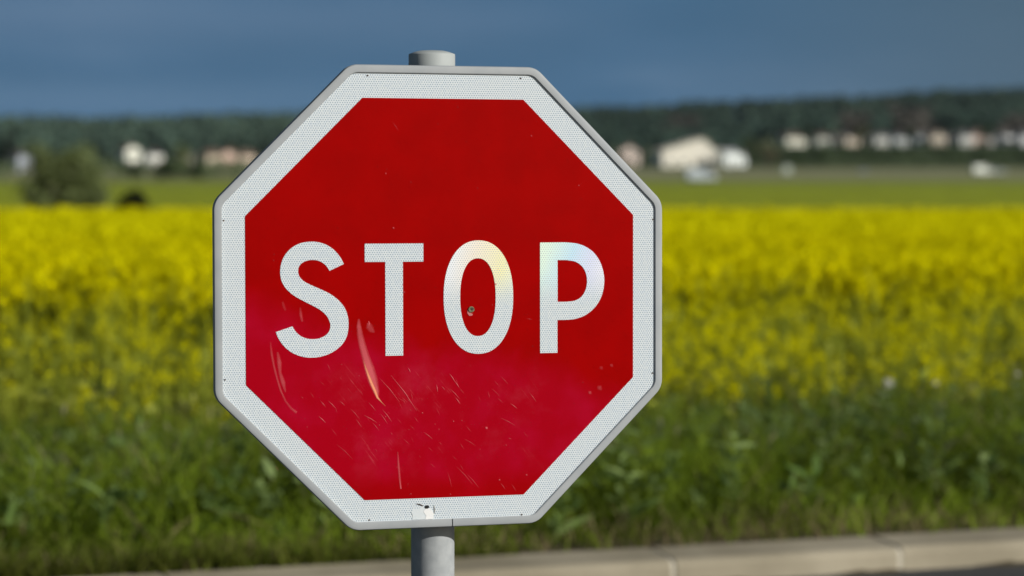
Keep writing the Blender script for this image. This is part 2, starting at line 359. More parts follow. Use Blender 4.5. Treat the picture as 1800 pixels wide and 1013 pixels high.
Po = [(172.2, 95.5), (200.0, 95.6), (222.0, 95.4), (241.5, 92.8), (256.9, 86.9), (271.2, 76.4), (282.0, 60.8), (288.0, 43.0), (289.6, 26.7), (287.2, 9.0), (280.1, -8.3), (268.2, -22.8), (252.6, -33.3), (235.1, -38.7), (219.2, -40.0), (203.6, -40.0), (203.6, -97.3), (172.0, -97.3)]
Pi = [(204.0, 64.7), (220.4, 64.5), (235.3, 62.0), (247.6, 54.6), (255.5, 42.2), (257.9, 27.6), (255.5, 12.9), (248.2, .9), (236.7, -6.1), (221.3, -8.3), (204.0, -8.3)]
def sup(cx, cz, rx, rz, e, n=72):
    o = []
    for k in range(n):
        a = 2 * math.pi * k / n; ca, sa = math.cos(a), math.sin(a)
        o.append((cx + rx * math.copysign(abs(ca) ** (2 / e), ca), cz + rz * math.copysign(abs(sa) ** (2 / e), sa)))
    return o
mm = lambda L: [(a / 1000, b / 1000) for a, b in L]
lets = [('S', [crom(S, 4, sharp=(0, 28, 29, 56))]), ('T', [Tp]), ('O', [sup(61.2, 1.7, 62.2, 98.1, 2.2), sup(60.1, 1.6, 31.7, 67.2, 2.25)]), ('P', [crom(Po, 4, sharp=(0, 1, 14, 15, 16, 17)), crom(Pi, 4, sharp=(0, 1, 9, 10))])]
# rainbow reflection on the O and P, painted into their base colour by position
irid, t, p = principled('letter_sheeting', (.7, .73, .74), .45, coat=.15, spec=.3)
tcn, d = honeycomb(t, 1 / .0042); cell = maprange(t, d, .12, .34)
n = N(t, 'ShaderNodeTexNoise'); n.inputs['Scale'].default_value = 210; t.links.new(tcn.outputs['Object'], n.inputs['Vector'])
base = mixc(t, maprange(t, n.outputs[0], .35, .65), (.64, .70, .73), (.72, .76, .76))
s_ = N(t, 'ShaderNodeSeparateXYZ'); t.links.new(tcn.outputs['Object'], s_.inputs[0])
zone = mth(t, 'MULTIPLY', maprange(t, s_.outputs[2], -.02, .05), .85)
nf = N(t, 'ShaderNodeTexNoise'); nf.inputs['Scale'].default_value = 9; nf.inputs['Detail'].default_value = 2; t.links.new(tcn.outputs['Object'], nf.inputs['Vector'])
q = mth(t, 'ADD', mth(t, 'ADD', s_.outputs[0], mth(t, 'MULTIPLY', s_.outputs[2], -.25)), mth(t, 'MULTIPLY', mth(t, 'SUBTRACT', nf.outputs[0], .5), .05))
# painted sheen hues run across the letters, part metallic where they are strongest
sheen_tone = ramp(t, [(.00, (.95, .97, 1)), (.12, (1, .90, .74)), (.30, (1.0, .95, .48)), (.42, (.92, .98, .75)), (.57, (.80, 1.0, .84)), (.72, (.56, .84, 1.0)), (.84, (.74, .78, 1.0)), (1, (1, .97, .97))]); t.links.new(maprange(t, q, .0, .30, kind='LINEAR'), sheen_tone.inputs[0])
t.links.new(mixc(t, cell, mixc(t, zone, (.26, .35, .41), (.50, .53, .54)), mixc(t, zone, base, mixc(t, 1., (.88, .88, .88), sheen_tone.outputs[0], 'MULTIPLY'))), p.inputs['Base Color'])
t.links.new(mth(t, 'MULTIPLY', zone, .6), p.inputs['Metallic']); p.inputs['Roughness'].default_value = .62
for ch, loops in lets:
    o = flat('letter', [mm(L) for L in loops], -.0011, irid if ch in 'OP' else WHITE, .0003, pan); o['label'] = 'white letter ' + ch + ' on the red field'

# grey edge profile
rimm = mottled('rim_grey', (.35, .375, .385), (.395, .415, .42), 22, .6, 6, spec=.3)
prof = [(.0, .0012), (.0, -.0022), (.0012, -.0036), (.0095, -.0042), (.0128, -.0030), (.0142, .0), (.0142, .0115), (.0120, .0135), (-.004, .0135), (-.004, .0115), (.0105, .0115), (.0105, .0022), (.0, .0022)]
bm = bmesh.new(); rings = [[bm.verts.new((x, y, z)) for x, z in octagon(.3830 + o_, .022 + o_ if .022 + o_ > .004 else .004, 8, .0025)] for o_, y in prof]
# the profile is cut where its two ends meet, a hair to the right of the middle of the bottom edge
nr = len(rings[0]); nP = len(prof)
kcut = 8 * 5 + 4                                 # between corner 5 (bottom right) and corner 6 (bottom left)
pts_r = octagon(.3830, .022, 8, .0025)
edge_i = None
for q in range(nr):
    a, b = pts_r[q], pts_r[(q + 1) % nr]
    if a[1] < -.37 and b[1] < -.37 and a[0] > .1 and b[0] < -.1: edge_i = q
for q in range(nr):
    if q == edge_i: continue
    for j in range(nP): bm.faces.new((rings[j][q], rings[j][(q + 1) % nr], rings[(j + 1) % nP][(q + 1) % nr], rings[(j + 1) % nP][q]))
for side, q in ((.0138, edge_i), (.0120, (edge_i + 1) % nr)):
    ends = [bm.verts.new((side, rings[j][q].co.y, rings[j][q].co.z)) for j in range(nP)]
    for j in range(nP): bm.faces.new((rings[j][q], ends[j], ends[(j + 1) % nP], rings[(j + 1) % nP][q]))
    bm.faces.new(ends)
bmesh.ops.recalc_face_normals(bm, faces=bm.faces)
me = bpy.data.meshes.new('edge_trim'); bm.to_mesh(me)
for f in me.polygons: f.use_smooth = True
me.set_sharp_from_angle(angle=R(35))
rim = link('edge_trim', me, rimm); place(rim)
bm = bmesh.new(); r8 = bmesh.ops.create_cube(bm, size=1)['verts']
for v in r8: v.co = Vector((.0129 + v.co.x * .0016, .008 + v.co.y * .018, -.3878 + v.co.z * .0115))
me = bpy.data.meshes.new('seam_shade'); bm.to_mesh(me); link('seam_shade', me, principled('seam_black', (.01, .01, .012), .9)[0], rim)  # dark block added inside the open seam, painting its shade black

# crimp marks, the bolt inside the O, the hole and torn sheeting at the bottom
darkm = mottled('rust_dark', (.03, .022, .018), (.09, .06, .045), 400, .8)
def disc(name, x, z, r, y, mat, parent, th=.0008, n=14, sq=1.):
    return flat(name, [[(x + r * math.cos(2 * math.pi * k / n) * (1 + .12 * math.sin(3 * k)), z + sq * r * math.sin(2 * math.pi * k / n)) for k in range(n)]], y, mat, th, parent)
for x, z in ((-132.9, 380.9), (137.7, 380.0), (-380.0, 135.1), (380.2, 135.0), (-379.5, -132.0), (379.4, -136.5), (-133.2, -377.6), (138.2, -378.6)):
    disc('crimp_mark', x / 1000, z / 1000, .0017, -.0006, darkm, pan, .0004, sq=.8)
bw = disc('bolt', .0480, -.0193, .0052, -.0030, mottled('bolt_olive', (.10, .11, .05), (.26, .27, .16), 300, .4, metal=.5), pan, .002)
disc('bolt_hole', .0490, -.0185, .0026, -.0034, darkm, pan, .0004)
flat('bolt_chip', [mm([(41.5, -20), (41, -26), (44.5, -30.5), (49.5, -30), (51, -27.5), (47, -25.5), (44, -21.5)])], -.0014, principled('chip', (.55, .16, .15), .5)[0], .0003, pan)
torn = principled('torn_film', (.86, .86, .84), .5)[0]
flat('torn_patch', [mm([(-60, -366), (-55, -362.5), (-47, -361.5), (-40, -358.5), (-34, -358), (-25, -362), (-20, -369), (-19.5, -372.5), (-21, -380), (-46, -380.2), (-58, -379.5), (-57, -372)])], -.0006, mottled('worn_film', (.64, .70, .72), (.69, .73, .74), 160, .5), .0003, pan)
flat('torn_patch', [mm([(-34, -361), (-28, -361.5), (-23, -366), (-19.3, -372), (-21.5, -380), (-35, -380.3), (-33, -374), (-38, -367)])], -.0010, torn, .0003, pan)
disc('screw_hole', -.0318, -.3588, .0040, -.0014, principled('hole_dark', (.012, .014, .012), .9)[0], pan, .0005, sq=.75)
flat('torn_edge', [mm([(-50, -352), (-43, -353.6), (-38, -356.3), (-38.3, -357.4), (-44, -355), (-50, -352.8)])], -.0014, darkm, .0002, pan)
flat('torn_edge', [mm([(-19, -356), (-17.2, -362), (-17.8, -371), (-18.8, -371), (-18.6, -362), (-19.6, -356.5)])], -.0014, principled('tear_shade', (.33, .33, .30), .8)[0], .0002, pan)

# scratches and scuffs: pale, semi-clear marks worn into the red, gouges with painted dent glints
def wear_and_glint_mat(name, col, rough=.35):
    m, t, p = principled(name, col, rough)
    a = N(t, 'ShaderNodeAttribute', attribute_name='wear_and_glint'); t.links.new(a.outputs['Fac'], p.inputs['Alpha']); return m
scrm = wear_and_glint_mat('scratch_pale', (.80, .13, .15)); gouge_glint_m = wear_and_glint_mat('gouge_glint', (.95, .34, .18)); hazm = wear_and_glint_mat('scuff_haze', (.48, .03, .07))
PARTS = []
class Scr:
    def __init__(s): s.V = []; s.F = []; s.w = []; s.m = []; s.k = 0
    def band(s, pts, widths, alphas, mi=0):       # soft-edged band: centre line opaque, edges clear
        s.k += 1; y = -.00105 - .000004 * s.k; b = len(s.V); P = [Vector(q) for q in pts]
        for i_, q in enumerate(P):
            d = (P[min(i_ + 1, len(P) - 1)] - P[max(i_ - 1, 0)]).normalized(); nn = Vector((-d.y, d.x))
            for k, a in ((-1, 0), (-.35, 1), (.35, 1), (1, 0)):
                v = q + nn * widths[i_] * k; s.V.append((v.x / 1000, y, v.y / 1000)); s.w.append(alphas[i_] * a)
        for i_ in range(len(P) - 1):
            for k in range(3): s.F.append((b + i_ * 4 + k, b + i_ * 4 + k + 1, b + i_ * 4 + 5 + k, b + i_ * 4 + 4 + k)); s.m.append(mi)
    def build(s, name):
        me = mesh(name, s.V, s.F); at = me.attributes.new('wear_and_glint', 'FLOAT', 'POINT'); at.data.foreach_set('value', s.w)
        me.polygons.foreach_set('material_index', s.m); return me
sc_ = Scr(); main = []
sc_ = Scr(); sc_.k = len(main) * 2
sc_.band([(-150, -33), (-150, -45), (-148, -60), (-144, -78), (-139, -96), (-132, -118), (-126, -138), (-120, -158), (-117, -170)], [2, 4.5, 6, 7, 7.5, 9.5, 9.5, 6, 1.5], [.2, .5, .45, .6, .62, .75, .72, .7, .35], 0)  # broad gouge, with the reflection in its dent painted as a pale band
main.append(link('scratch', sc_.build('scratch'), [scrm, gouge_glint_m, hazm], pan))
sc_ = Scr(); sc_.k = len(main) * 2
sc_.band([(-142, -103), (-138.5, -116), (-133.5, -130), (-128, -144), (-122, -157), (-118, -168), (-110, -177), (-104, -183)], [.8, 1.8, 2.6, 3.2, 3.0, 2.2, .8, .5], [.1, .6, .9, 1, 1, .95, .5, .2], 1)  # orange glint of the dent, painted along the gouge
main.append(link('scratch', sc_.build('scratch'), [scrm, gouge_glint_m, hazm], pan))
sc_ = Scr(); sc_.k = len(main) * 2
sc_.band([(-134, -40), (-132, -46), (-128, -52), (-123, -56)], [3, 7, 6, 2], [.3, .28, .25, .2], 0)
main.append(link('scratch', sc_.build('scratch'), [scrm, gouge_glint_m, hazm], pan))
sc_ = Scr(); sc_.k = len(main) * 2
sc_.band([(-133, -37), (-131.5, -41), (-133, -46)], [.8, 1.3, .6], [.8, .8, .3], 0)
main.append(link('scratch', sc_.build('scratch'), [scrm, gouge_glint_m, hazm], pan))
sc_ = Scr(); sc_.k = len(main) * 2
sc_.band([(-302, -70), (-300, -90), (-296, -112), (-291, -132), (-285, -152), (-277, -170), (-268, -182), (-258, -190)], [1.5, 2.5, 2.2, 2, 2, 2, 2.2, 2.6], [.1, .28, .3, .32, .35, .22, .25, .4], 0)  # fainter gouge, its dent reflection painted in as a pale streak
main.append(link('scratch', sc_.build('scratch'), [scrm, gouge_glint_m, hazm], pan))
sc_ = Scr(); sc_.k = len(main) * 2
sc_.band([(-290, -87), (-287, -105), (-286, -122), (-281, -138), (-277, -155)], [2, 4.5, 3, 4.5, 1.5], [.2, .4, .3, .42, .2], 0)
main.append(link('scratch', sc_.build('scratch'), [scrm, gouge_glint_m, hazm], pan))
sc_ = Scr(); sc_.k = len(main) * 2
sc_.band([(-251, -12), (-250, -24), (-247.5, -36)], [1.5, 3.2, 2], [.1, .3, .25], 0)
main.append(link('scratch', sc_.build('scratch'), [scrm, gouge_glint_m, hazm], pan))
sc_ = Scr(); sc_.k = len(main) * 2
sc_.band([(-281, -2), (-279, -10), (-276, -17)], [2, 3, 2], [.12, .14, .1], 0)
main.append(link('scratch', sc_.build('scratch'), [scrm, gouge_glint_m, hazm], pan))
sc_ = Scr(); sc_.k = len(main) * 2
sc_.band([(-83, -262), (-81.5, -285), (-79.5, -308), (-77.5, -326)], [.9, 2.1, 2.0, 1.4], [.25, .45, .4, .75], 0)
main.append(link('scratch', sc_.build('scratch'), [scrm, gouge_glint_m, hazm], pan))
sc_ = Scr(); sc_.k = 40
segs = [(-114.3, -134.9, -79.5, -176.7, .55), (-94.3, -130.5, -49.5, -192.1, .75), (-217.1, -171.4, -208.3, -181.3, .6), (-203.4, -171.7, -190.7, -184.6, .65), (-183.7, -172.2, -174.9, -180.2, .5), (-220.2, -197.4, -208.5, -208.4, .85), (-141.3, -197.6, -119.5, -210.8, .6), (-109.5, -188.6, -93.6, -209.6, .6), (-133.3, -176.4, -121.4, -190.3, .5), (-189.5, -246, -161.8, -272.2, .3), (-36.6, -229.7, -21.5, -241.9, .55), (9.1, -129.7, 19.2, -144.7, .8), (18.1, -142.4, 26.2, -154.4, .8), (9.6, -155.6, 26.9, -173.7, .55), (19.5, -171.1, 27.8, -182.3, .75), (-14.2, -147.8, -12.1, -160.6, .8), (-5, -151, 1, -158, .5), (101.2, -137.0, 113.6, -150.1, .3), (152.1, -165.5, 164.4, -181.7, .45), (-64.2, -118, -60, -126, .8), (34.9, -243.3, 55.3, -255.7, .3), (100.6, -208.8, 126.2, -222.4, .4), (118, -184, 130, -193, .6), (-59.5, -160.4, -56.5, -172.4, .35), (-205.0, -108.7, -200.2, -118.5, .3), (-234.7, -156.5, -227.9, -166.3, .2), (-89.7, 302.2, -79.8, 287.7, .22), (113.8, -243.9, 120.0, -246.0, .4), (20.9, -290.8, 49.0, -321.9, .35), (40, -305, 60, -328, .35), (5, -300, 12, -325, .3), (147.2, -36.5, 157.5, -38.6, .25), (-113, -196, -101, -213, .5), (-156, -204, -146, -218, .4), (-165, -186, -150, -203, .4), (84, -157, 98, -170, .25), (100, -322, 108, -333, .4), (120, -325, 127, -336, .3), (-127, -211, -116, -224, .4)]
for k_, (x0, z0, x1, z1, a) in enumerate(segs):
    ll = math.hypot(x1 - x0, z1 - z0) * .02; cx_, cz_ = (x0 + x1) / 2 + ll, (z0 + z1) / 2 + ll
    sc_.band([(x0, z0), (cx_, cz_), (x1, z1)], [.3, .55 + .25 * a, .3], [a * .5, min(1, a * 1.3), a * .7], 0)
specks = [(75, -225, 2.2, .9), (-39, -196, 1.2, .8), (-104, -201, 1, .6), (16, -212, 1.2, .7), (31, -211, .9, .5), (-10, -225, 1.1, .4), (111, 60, .9, .6), (92, 24, 1.6, .8), (96, 50, .8, .5), (86, -12, .9, .5), (40, 270, .8, .5), (-10, 300, .8, .5), (60, 190, .9, .5), (-102, 215, 1.3, .6), (-58, 200, .9, .5), (25, 329, .9, .5), (157, 281, 1.6, .35), (243, 195, 1.3, .5), (-89, 122, 1.5, .7), (-186, 122, .8, .4), (260, 45, 1.2, .5), (-70, 12, 1, .8), (-73, 24, 1, .6), (-296, 68, .9, .6), (-295, 78, .8, .5), (-60, -335, 1, .6), (10, -338, 1, .6), (98, -316, 1.4, .7), (63, -262, .9, .4), (110, -256, 1, .5), (250, -150, .9, .4), (205, -90, .8, .3), (-150, -130, .9, .5), (-180, -110, 1, .4), (-240, -215, 1, .4), (147, -309, 1.6, .55), (-115, -215, 1, .5), (-17, -216, 1, .4), (303, -121, 3.0, .22), (284, -125, 3.4, .16), (281, -160, 4.6, .24), (263, -168, 3.0, .40)]
for q in range(26): specks.append((rng.uniform(-250, 250), rng.uniform(-320, 300), rng.uniform(.5, .9), rng.uniform(.2, .5)))
for x, z, r_, a in specks: sc_.band([(x - r_, z + r_ * .5), (x, z), (x + r_ * .8, z - r_)], [r_ * .5, r_ * 1.2, r_ * .4], [a * .3, a, a * .3], 0)
for q in range(46):                              # fine hairlines, most of them running down to the right
    x = rng.normal(-60, 90); z = rng.uniform(-290, -130); L_ = rng.uniform(4, 16); an = R(rng.normal(-52, 12)); a = rng.uniform(.25, .6)
    sc_.band([(x, z), (x + math.cos(an) * L_ * .5, z + math.sin(an) * L_ * .5), (x + math.cos(an) * L_, z + math.sin(an) * L_)], [.2, .42, .2], [a * .3, a, a * .3], 0)
tag(link('scratch_marks', sc_.build('scratch_marks'), [scrm, gouge_glint_m, hazm], pan), kind='stuff')

# post, cap and the two clamps behind the panel
galv = mottled('galvanised', (.34, .36, .365), (.41, .43, .43), 55, .6, 6, .02, spec=.3)
def revolve(name, prof, mat, parent, loc=(0, 0, 0), n=64, sharp=35):
    bm = bmesh.new(); rg = []
    for r_, z in prof: rg.append([bm.verts.new((r_ * math.cos(2 * math.pi * k / n), r_ * math.sin(2 * math.pi * k / n), z)) for k in range(n)])
    for a, b in zip(rg, rg[1:]):
        for k in range(n): bm.faces.new((a[k], a[(k + 1) % n], b[(k + 1) % n], b[k]))
    bm.faces.new(rg[0][::-1]); bm.faces.new(rg[-1]); bmesh.ops.recalc_face_normals(bm, faces=bm.faces)
    me = bpy.data.meshes.new(name); bm.to_mesh(me)
    for f in me.polygons: f.use_smooth = True
    me.set_sharp_from_angle(angle=R(sharp)); return link(name, me, mat, parent, loc)
post = revolve('post', [(.0381, 0), (.0381, 1.72)], galv, sign)
ztop = EYE + (300 - 90) / F * PY - PZ0
capm = mottled('cap_plastic', (.38, .41, .40), (.42, .45, .44), 12, .6, spec=.3)
cap = revolve('post_cap', [(.0405, ztop - .040), (.0405, ztop - .0078), (.0398, ztop - .0064), (.030, ztop - .0028), (.022, ztop - .0008), (.010, ztop), (.001, ztop + .0001)], capm, post, sharp=50)
revolve('base_collar', [(.060, 0), (.060, .012), (.050, .02), (.040, .022)], galv, post)
def box_bm(bm, c, s, rot=None):
    r_ = bmesh.ops.create_cube(bm, size=1)['verts']
    for v in r_:
        v.co = Vector((v.co.x * s[0], v.co.y * s[1], v.co.z * s[2]))
        if rot is not None: v.co = rot @ v.co
        v.co += Vector(c)
    return r_
for zc in (.20, -.20):
    bm = bmesh.new(); box_bm(bm, (0, .013, zc), (.46, .018, .034)); box_bm(bm, (-.048, .060, zc), (.012, .074, .03)); box_bm(bm, (.048, .060, zc), (.012, .074, .03)); box_bm(bm, (0, .104, zc), (.11, .006, .03))
    me = bpy.data.meshes.new('clamp'); bm.to_mesh(me); cl = link('clamp', me, galv); place(cl)
    for xs in (-.048, .048):
        bm = bmesh.new(); bmesh.ops.create_cone(bm, segments=6, radius1=.008, radius2=.008, depth=.014, cap_ends=True, matrix=Matrix.Translation((xs, .114, zc)) @ Matrix.Rotation(R(90), 4, 'X'))
        me = bpy.data.meshes.new('nut'); bm.to_mesh(me); link('nut', me, galv, cl)

# ------------------------------------------------------------------ vegetation near the road
SOIL_Z = .1
def on_ground(x, y): return np.stack([x, y, gz(x, y)], 1)
def scatter(n, s0, s1, d0, d1):                 # random points in a strip beyond the kerb
    s = rng.uniform(s0, s1, n); d = rng.uniform(d0, d1, n)
    P = KA[None] + kd[None] * s[:, None] + kn[None] * d[:, None]; return P[:, 0], P[:, 1]
def lean(n, a): v = rng.normal(0, a, (n, 3)); v[:, 2] = 1; return v
def hbend(n, a):
    v = rng.normal(0, a, (n, 3)); v[:, 2] = -np.abs(rng.normal(0, a * .5, n)); return v
def patch_noise(x, y, f, seed=0):               # cheap smooth noise 0..1
    r_ = np.random.default_rng(seed); o = 0
    for k in range(5):
        a = r_.uniform(0, 6.28); b = r_.uniform(0, 6.28); ff = f * (1 + .7 * k); o = o + np.sin((x * np.cos(a) + y * np.sin(a)) * ff + b) / (1 + .5 * k)
    return np.clip(.5 + o / 4.2, 0, 1)

FE = 2.35                                        # the crop starts this far beyond the kerb
g = Veg()
n_ = 70000
x, y = scatter(n_, -5.5, 8.5, -.02, FE + .7); dk = kdist(x, y); pn = patch_noise(x, y, 3.2, 3); pn2 = patch_noise(x, y, 7, 5)
keep = rng.uniform(0, 1, n_) < np.where(dk < .25, .45 + dk * 2, .50 + .7 * pn2); x, y, dk, pn, pn2 = x[keep], y[keep], dk[keep], pn[keep], pn2[keep]; n_ = len(x)
L = (.07 + .32 * np.clip(dk / .9, .15, 1)) * rng.uniform(.6, 1.25, n_) * (.55 + .5 * pn + .35 * patch_noise(x, y, 5.5, 8))
c = cols(n_, (.11, .17, .010), (.28, .37, .032)) * (.50 + .90 * patch_noise(x, y, 4.2, 15)[:, None])
dry = rng.uniform(0, 1, n_) < np.where(dk < .30, .45, .05); c[dry] = cols(int(dry.sum()), (.22, .18, .08), (.34, .28, .14))
g.ribbons(on_ground(x, y), lean(n_, .30), L, rng.uniform(.006, .015, n_) * np.clip(.55 + dk, .5, 1), hbend(n_, .38), [1, .9, .6, .08], c)
# broad-leaved weeds between the grass
n_ = 1500; x, y = scatter(n_, -5.5, 8.5, .35, FE + .35); pn = patch_noise(x, y, 2.6, 9); k_ = rng.uniform(0, 1, n_) < .25 + .9 * pn; x, y, pn = x[k_], y[k_], pn[k_]; n_ = len(x)
hh = rng.uniform(.14, .36, n_) * (.7 + .6 * pn) * np.where(rng.uniform(0, 1, n_) < .2, 1.25, 1.); gb = on_ground(x, y)
g.ribbons(gb, lean(n_, .12), hh, np.full(n_, .006), hbend(n_, .08), [1, .8, .5], cols(n_, (.05, .09, .02), (.10, .14, .04)))
base_c = cols(n_, (.11, .18, .05), (.27, .36, .12))
for k in range(11):
    tt = rng.uniform(.15, 1, n_); b = gb.copy(); b[:, 2] += hh * tt
    v = rng.normal(0, 1, (n_, 3)); v[:, 2] = rng.uniform(.1, .9, n_)
    g.ribbons(b, v, rng.uniform(.05, .13, n_), rng.uniform(.016, .042, n_), hbend(n_, .25), [.2, 1, .8, .1], base_c * rng.uniform(.8, 1.25, (n_, 1)))
# long grass hanging over the back of the kerb at its left end
n_ = 2600; x, y = scatter(n_, -4.5, 1.3, -.01, .06); bd = np.zeros((n_, 3)); bd[:, :2] = -kn * rng.uniform(.2, 1.1, (n_, 1)); bd[:, 2] = -.25
dd_ = lean(n_, .3); dd_[:, :2] -= kn * .35
g.ribbons(on_ground(x, y), dd_, rng.uniform(.08, .22, n_) * np.clip(1.25 - (x + 1.3) * .6, .35, 1.2), rng.uniform(.005, .011, n_), bd * .6, [1, .9, .6, .08], cols(n_, (.10, .14, .02), (.27, .30, .06)))
# larger broad leaves (dock and the like) in clumps
n_ = 420; x, y = scatter(n_, -5.5, 8.5, .2, FE + .8); pn = patch_noise(x, y, 3.1, 44); k_ = rng.uniform(0, 1, n_) < pn ** 1.5 * 1.3; x, y = x[k_], y[k_]; n_ = len(x); gb = on_ground(x, y)
bc = cols(n_, (.10, .18, .04), (.26, .36, .10)); hh = rng.uniform(.02, .30, n_)
for k in range(8):
    b = gb.copy(); b[:, 2] += hh * rng.uniform(0, 1, n_); v = rng.normal(0, .6, (n_, 3)); v[:, 2] = rng.uniform(.3, 1.2, n_)
    g.ribbons(b, v, rng.uniform(.07, .15, n_), rng.uniform(.022, .045, n_), hbend(n_, .45), [.25, .9, 1, .75, .1], bc * rng.uniform(.8, 1.25, (n_, 1)))
# a thick fringe of greener weeds against the crop
n_ = 1500; x, y = scatter(n_, -6, 9.5, FE - .75, FE + .25); gb = on_ground(x, y); hh = rng.uniform(.20, .31, n_) * (.85 + .3 * patch_noise(x, y, 2.8, 61)); bc = cols(n_, (.10, .165, .05), (.25, .33, .13))
g.ribbons(gb, lean(n_, .10), hh, np.full(n_, .007), hbend(n_, .06), [1, .8, .5], bc)
for k in range(13):
    tt = rng.uniform(.2, 1, n_); b = gb.copy(); b[:, 2] += hh * tt; v = rng.normal(0, 1, (n_, 3)); v[:, 2] = rng.uniform(.0, 1.2, n_)
    g.ribbons(b, v, rng.uniform(.04, .10, n_), rng.uniform(.014, .032, n_), hbend(n_, .25), [.2, 1, .8, .1], bc * rng.uniform(.75, 1.25, (n_, 1)))
# a few grass heads
n_ = 700; x, y = scatter(n_, -5.5, 8.5, .4, FE + .9); b = on_ground(x, y); hs = rng.uniform(.30, .48, n_)
P = g.ribbons(b, lean(n_, .12), hs, np.full(n_, .003), hbend(n_, .12), [1, .8, .6], cols(n_, (.09, .12, .03), (.16, .17, .06)))
g.ribbons(P[:, -1], lean(n_, .3), rng.uniform(.04, .09, n_), rng.uniform(.008, .016, n_), hbend(n_, .3), [.3, 1, .8, .1], cols(n_, (.16, .17, .07), (.26, .25, .13)))
go = link('grass', g.mesh('grass'), [LEAF]); tag(go, 'tall rough green grass and weeds growing between kerb and yellow field', 'grass', kind='stuff')

# ------------------------------------------------------------------ the rapeseed crop: one mass of plants
YEL_A, YEL_B = (.76, .71, .0), (.88, .83, .0)
crop = Veg()
def rape(x, y, h, nst, nleaf, npet, bloom, psize, lw=1.):
    n = len(x); b = on_ground(x, y); stem_c = cols(n, (.30, .35, .03), (.42, .46, .05))
    crop.ribbons(b, lean(n, .07), h, np.full(n, .010 * lw), hbend(n, .05), [1, .8, .6, .35], stem_c)
    lc = cols(n, (.30, .34, .045), (.44, .46, .075))
    for k in range(nleaf):
        tt = rng.uniform(.12, .72, n); q = b.copy(); q[:, 2] += h * tt; v = rng.normal(0, 1, (n, 3)); v[:, 2] = rng.uniform(0, .9, n)
        crop.ribbons(q, v, rng.uniform(.08, .20, n) * (1.15 - tt) * 1.2, rng.uniform(.03, .065, n) * lw, hbend(n, .3), [.25, 1, .85, .08], lc * rng.uniform(.8, 1.25, (n, 1)))
    for k in range(nst):
        if k == 0: tip = b.copy(); tip[:, 2] += h; tip[:, :2] += rng.normal(0, .03, (n, 2))
        else:
            tt = rng.uniform(.35, .8, n); q = b.copy(); q[:, 2] += h * tt; v = rng.normal(0, .55, (n, 3)); v[:, 2] = 1
            ln = h * (1 - tt) * rng.uniform(.6, 1.05, n)
            Pp = crop.ribbons(q, v, ln, np.full(n, .006 * lw), np.tile(np.array([[0, 0, .1]]), (n, 1)), [1, .8, .6], stem_c); tip = Pp[:, -1]
        on = rng.uniform(0, 1, n) < bloom; tp = tip[on]; m_ = len(tp)
        if m_ == 0: continue
        rad = rng.normal(0, 1, (m_, npet, 3)); rad /= np.linalg.norm(rad, axis=2, keepdims=True) + 1e-9
        ctr = tp[:, None] + rad * np.array([.026, .026, .042]) * rng.uniform(.4, 1.1, (m_, npet, 1)); yc = cols(m_, YEL_A, YEL_B, .1)
        crop.leaves(ctr.reshape(-1, 3), rng.uniform(.7, 1.2, m_ * npet) * psize, np.repeat(yc, npet, 0), 1, .8)
# loose flowering edge, shorter and greener
n_ = 900; x, y = scatter(n_, -6.5, 9.5, FE + .05, FE + 1.7); dk = kdist(x, y) - FE
h = (.42 + .26 * np.clip(dk / 1.4, 0, 1)) * rng.uniform(.80, 1.15, n_)
sprig = patch_noise(x, y, 2.1, 21) + 1.1 * np.exp(-((x - 1.2) / .45) ** 2) + .7 * np.exp(-((x + 1.8) / .3) ** 2) + .6 * np.exp(-((x - 2.45) / .3) ** 2)
rape(x, y, h, 5, 5, 13, np.clip(.13 + .42 * sprig - .10 * (x < 0), 0, 1), .0105)
n_ = 2300; x, y = scatter(n_, -7.5, 10.5, FE + 1.0, FE + 6); dk = kdist(x, y) - FE
h = (.55 + .32 * np.clip((dk - .8) / 2.6, 0, 1)) * rng.uniform(.85, 1.10, n_)
rape(x, y, h, 6, 7, 14, np.clip(.04 + .34 * patch_noise(x, y, 1.6, 33) ** 1.4 + .15 * (x > .5) + .85 * np.clip((dk - 2.1 - .7 * (x < 0)) / 1.4, 0, 1) ** 1.5, 0, 1), .0105)
n_ = 6200; x, y = scatter(n_, -9, 13, FE + 3, FE + 17)
rape(x, y, rng.uniform(.86, .96, n_), 6, 1, 19, np.full(n_, 1.), .021, 1.2)
# beyond: dense canopy seen edge-on, smaller detail
def canopy(n, y0, y1, psize, npet, hmin=.86, hmax=.96):
    y = np.sqrt(rng.uniform(y0 ** 2, y1 ** 2, n)); x = rng.uniform(-1, 1, n) * (.36 * y + 3)
    k = kdist(x, y) > FE + 15; x, y = x[k], y[k]; n = len(x); b = on_ground(x, y); h = rng.uniform(hmin, hmax, n)
    crop.ribbons(b + np.array([0, 0, .35]), lean(n, .08), h - .35, np.full(n, .03), hbend(n, .05), [1, .8, .5], cols(n, (.22, .25, .01), (.34, .35, .02)))
    tip = b.copy(); tip[:, 2] += h
    ctr = tip[:, None] + rng.normal(0, 1, (n, npet, 3)) * np.array([psize * 1.6, psize * 1.6, psize * 1.1]); yc = cols(n, YEL_A, YEL_B, .08)
    crop.leaves(ctr.reshape(-1, 3), rng.uniform(.7, 1.3, n * npet) * psize, np.repeat(yc, npet, 0), 1, .8)
canopy(24000, 25, 60, .042, 10); canopy(18000, 55, 120, .10, 5)
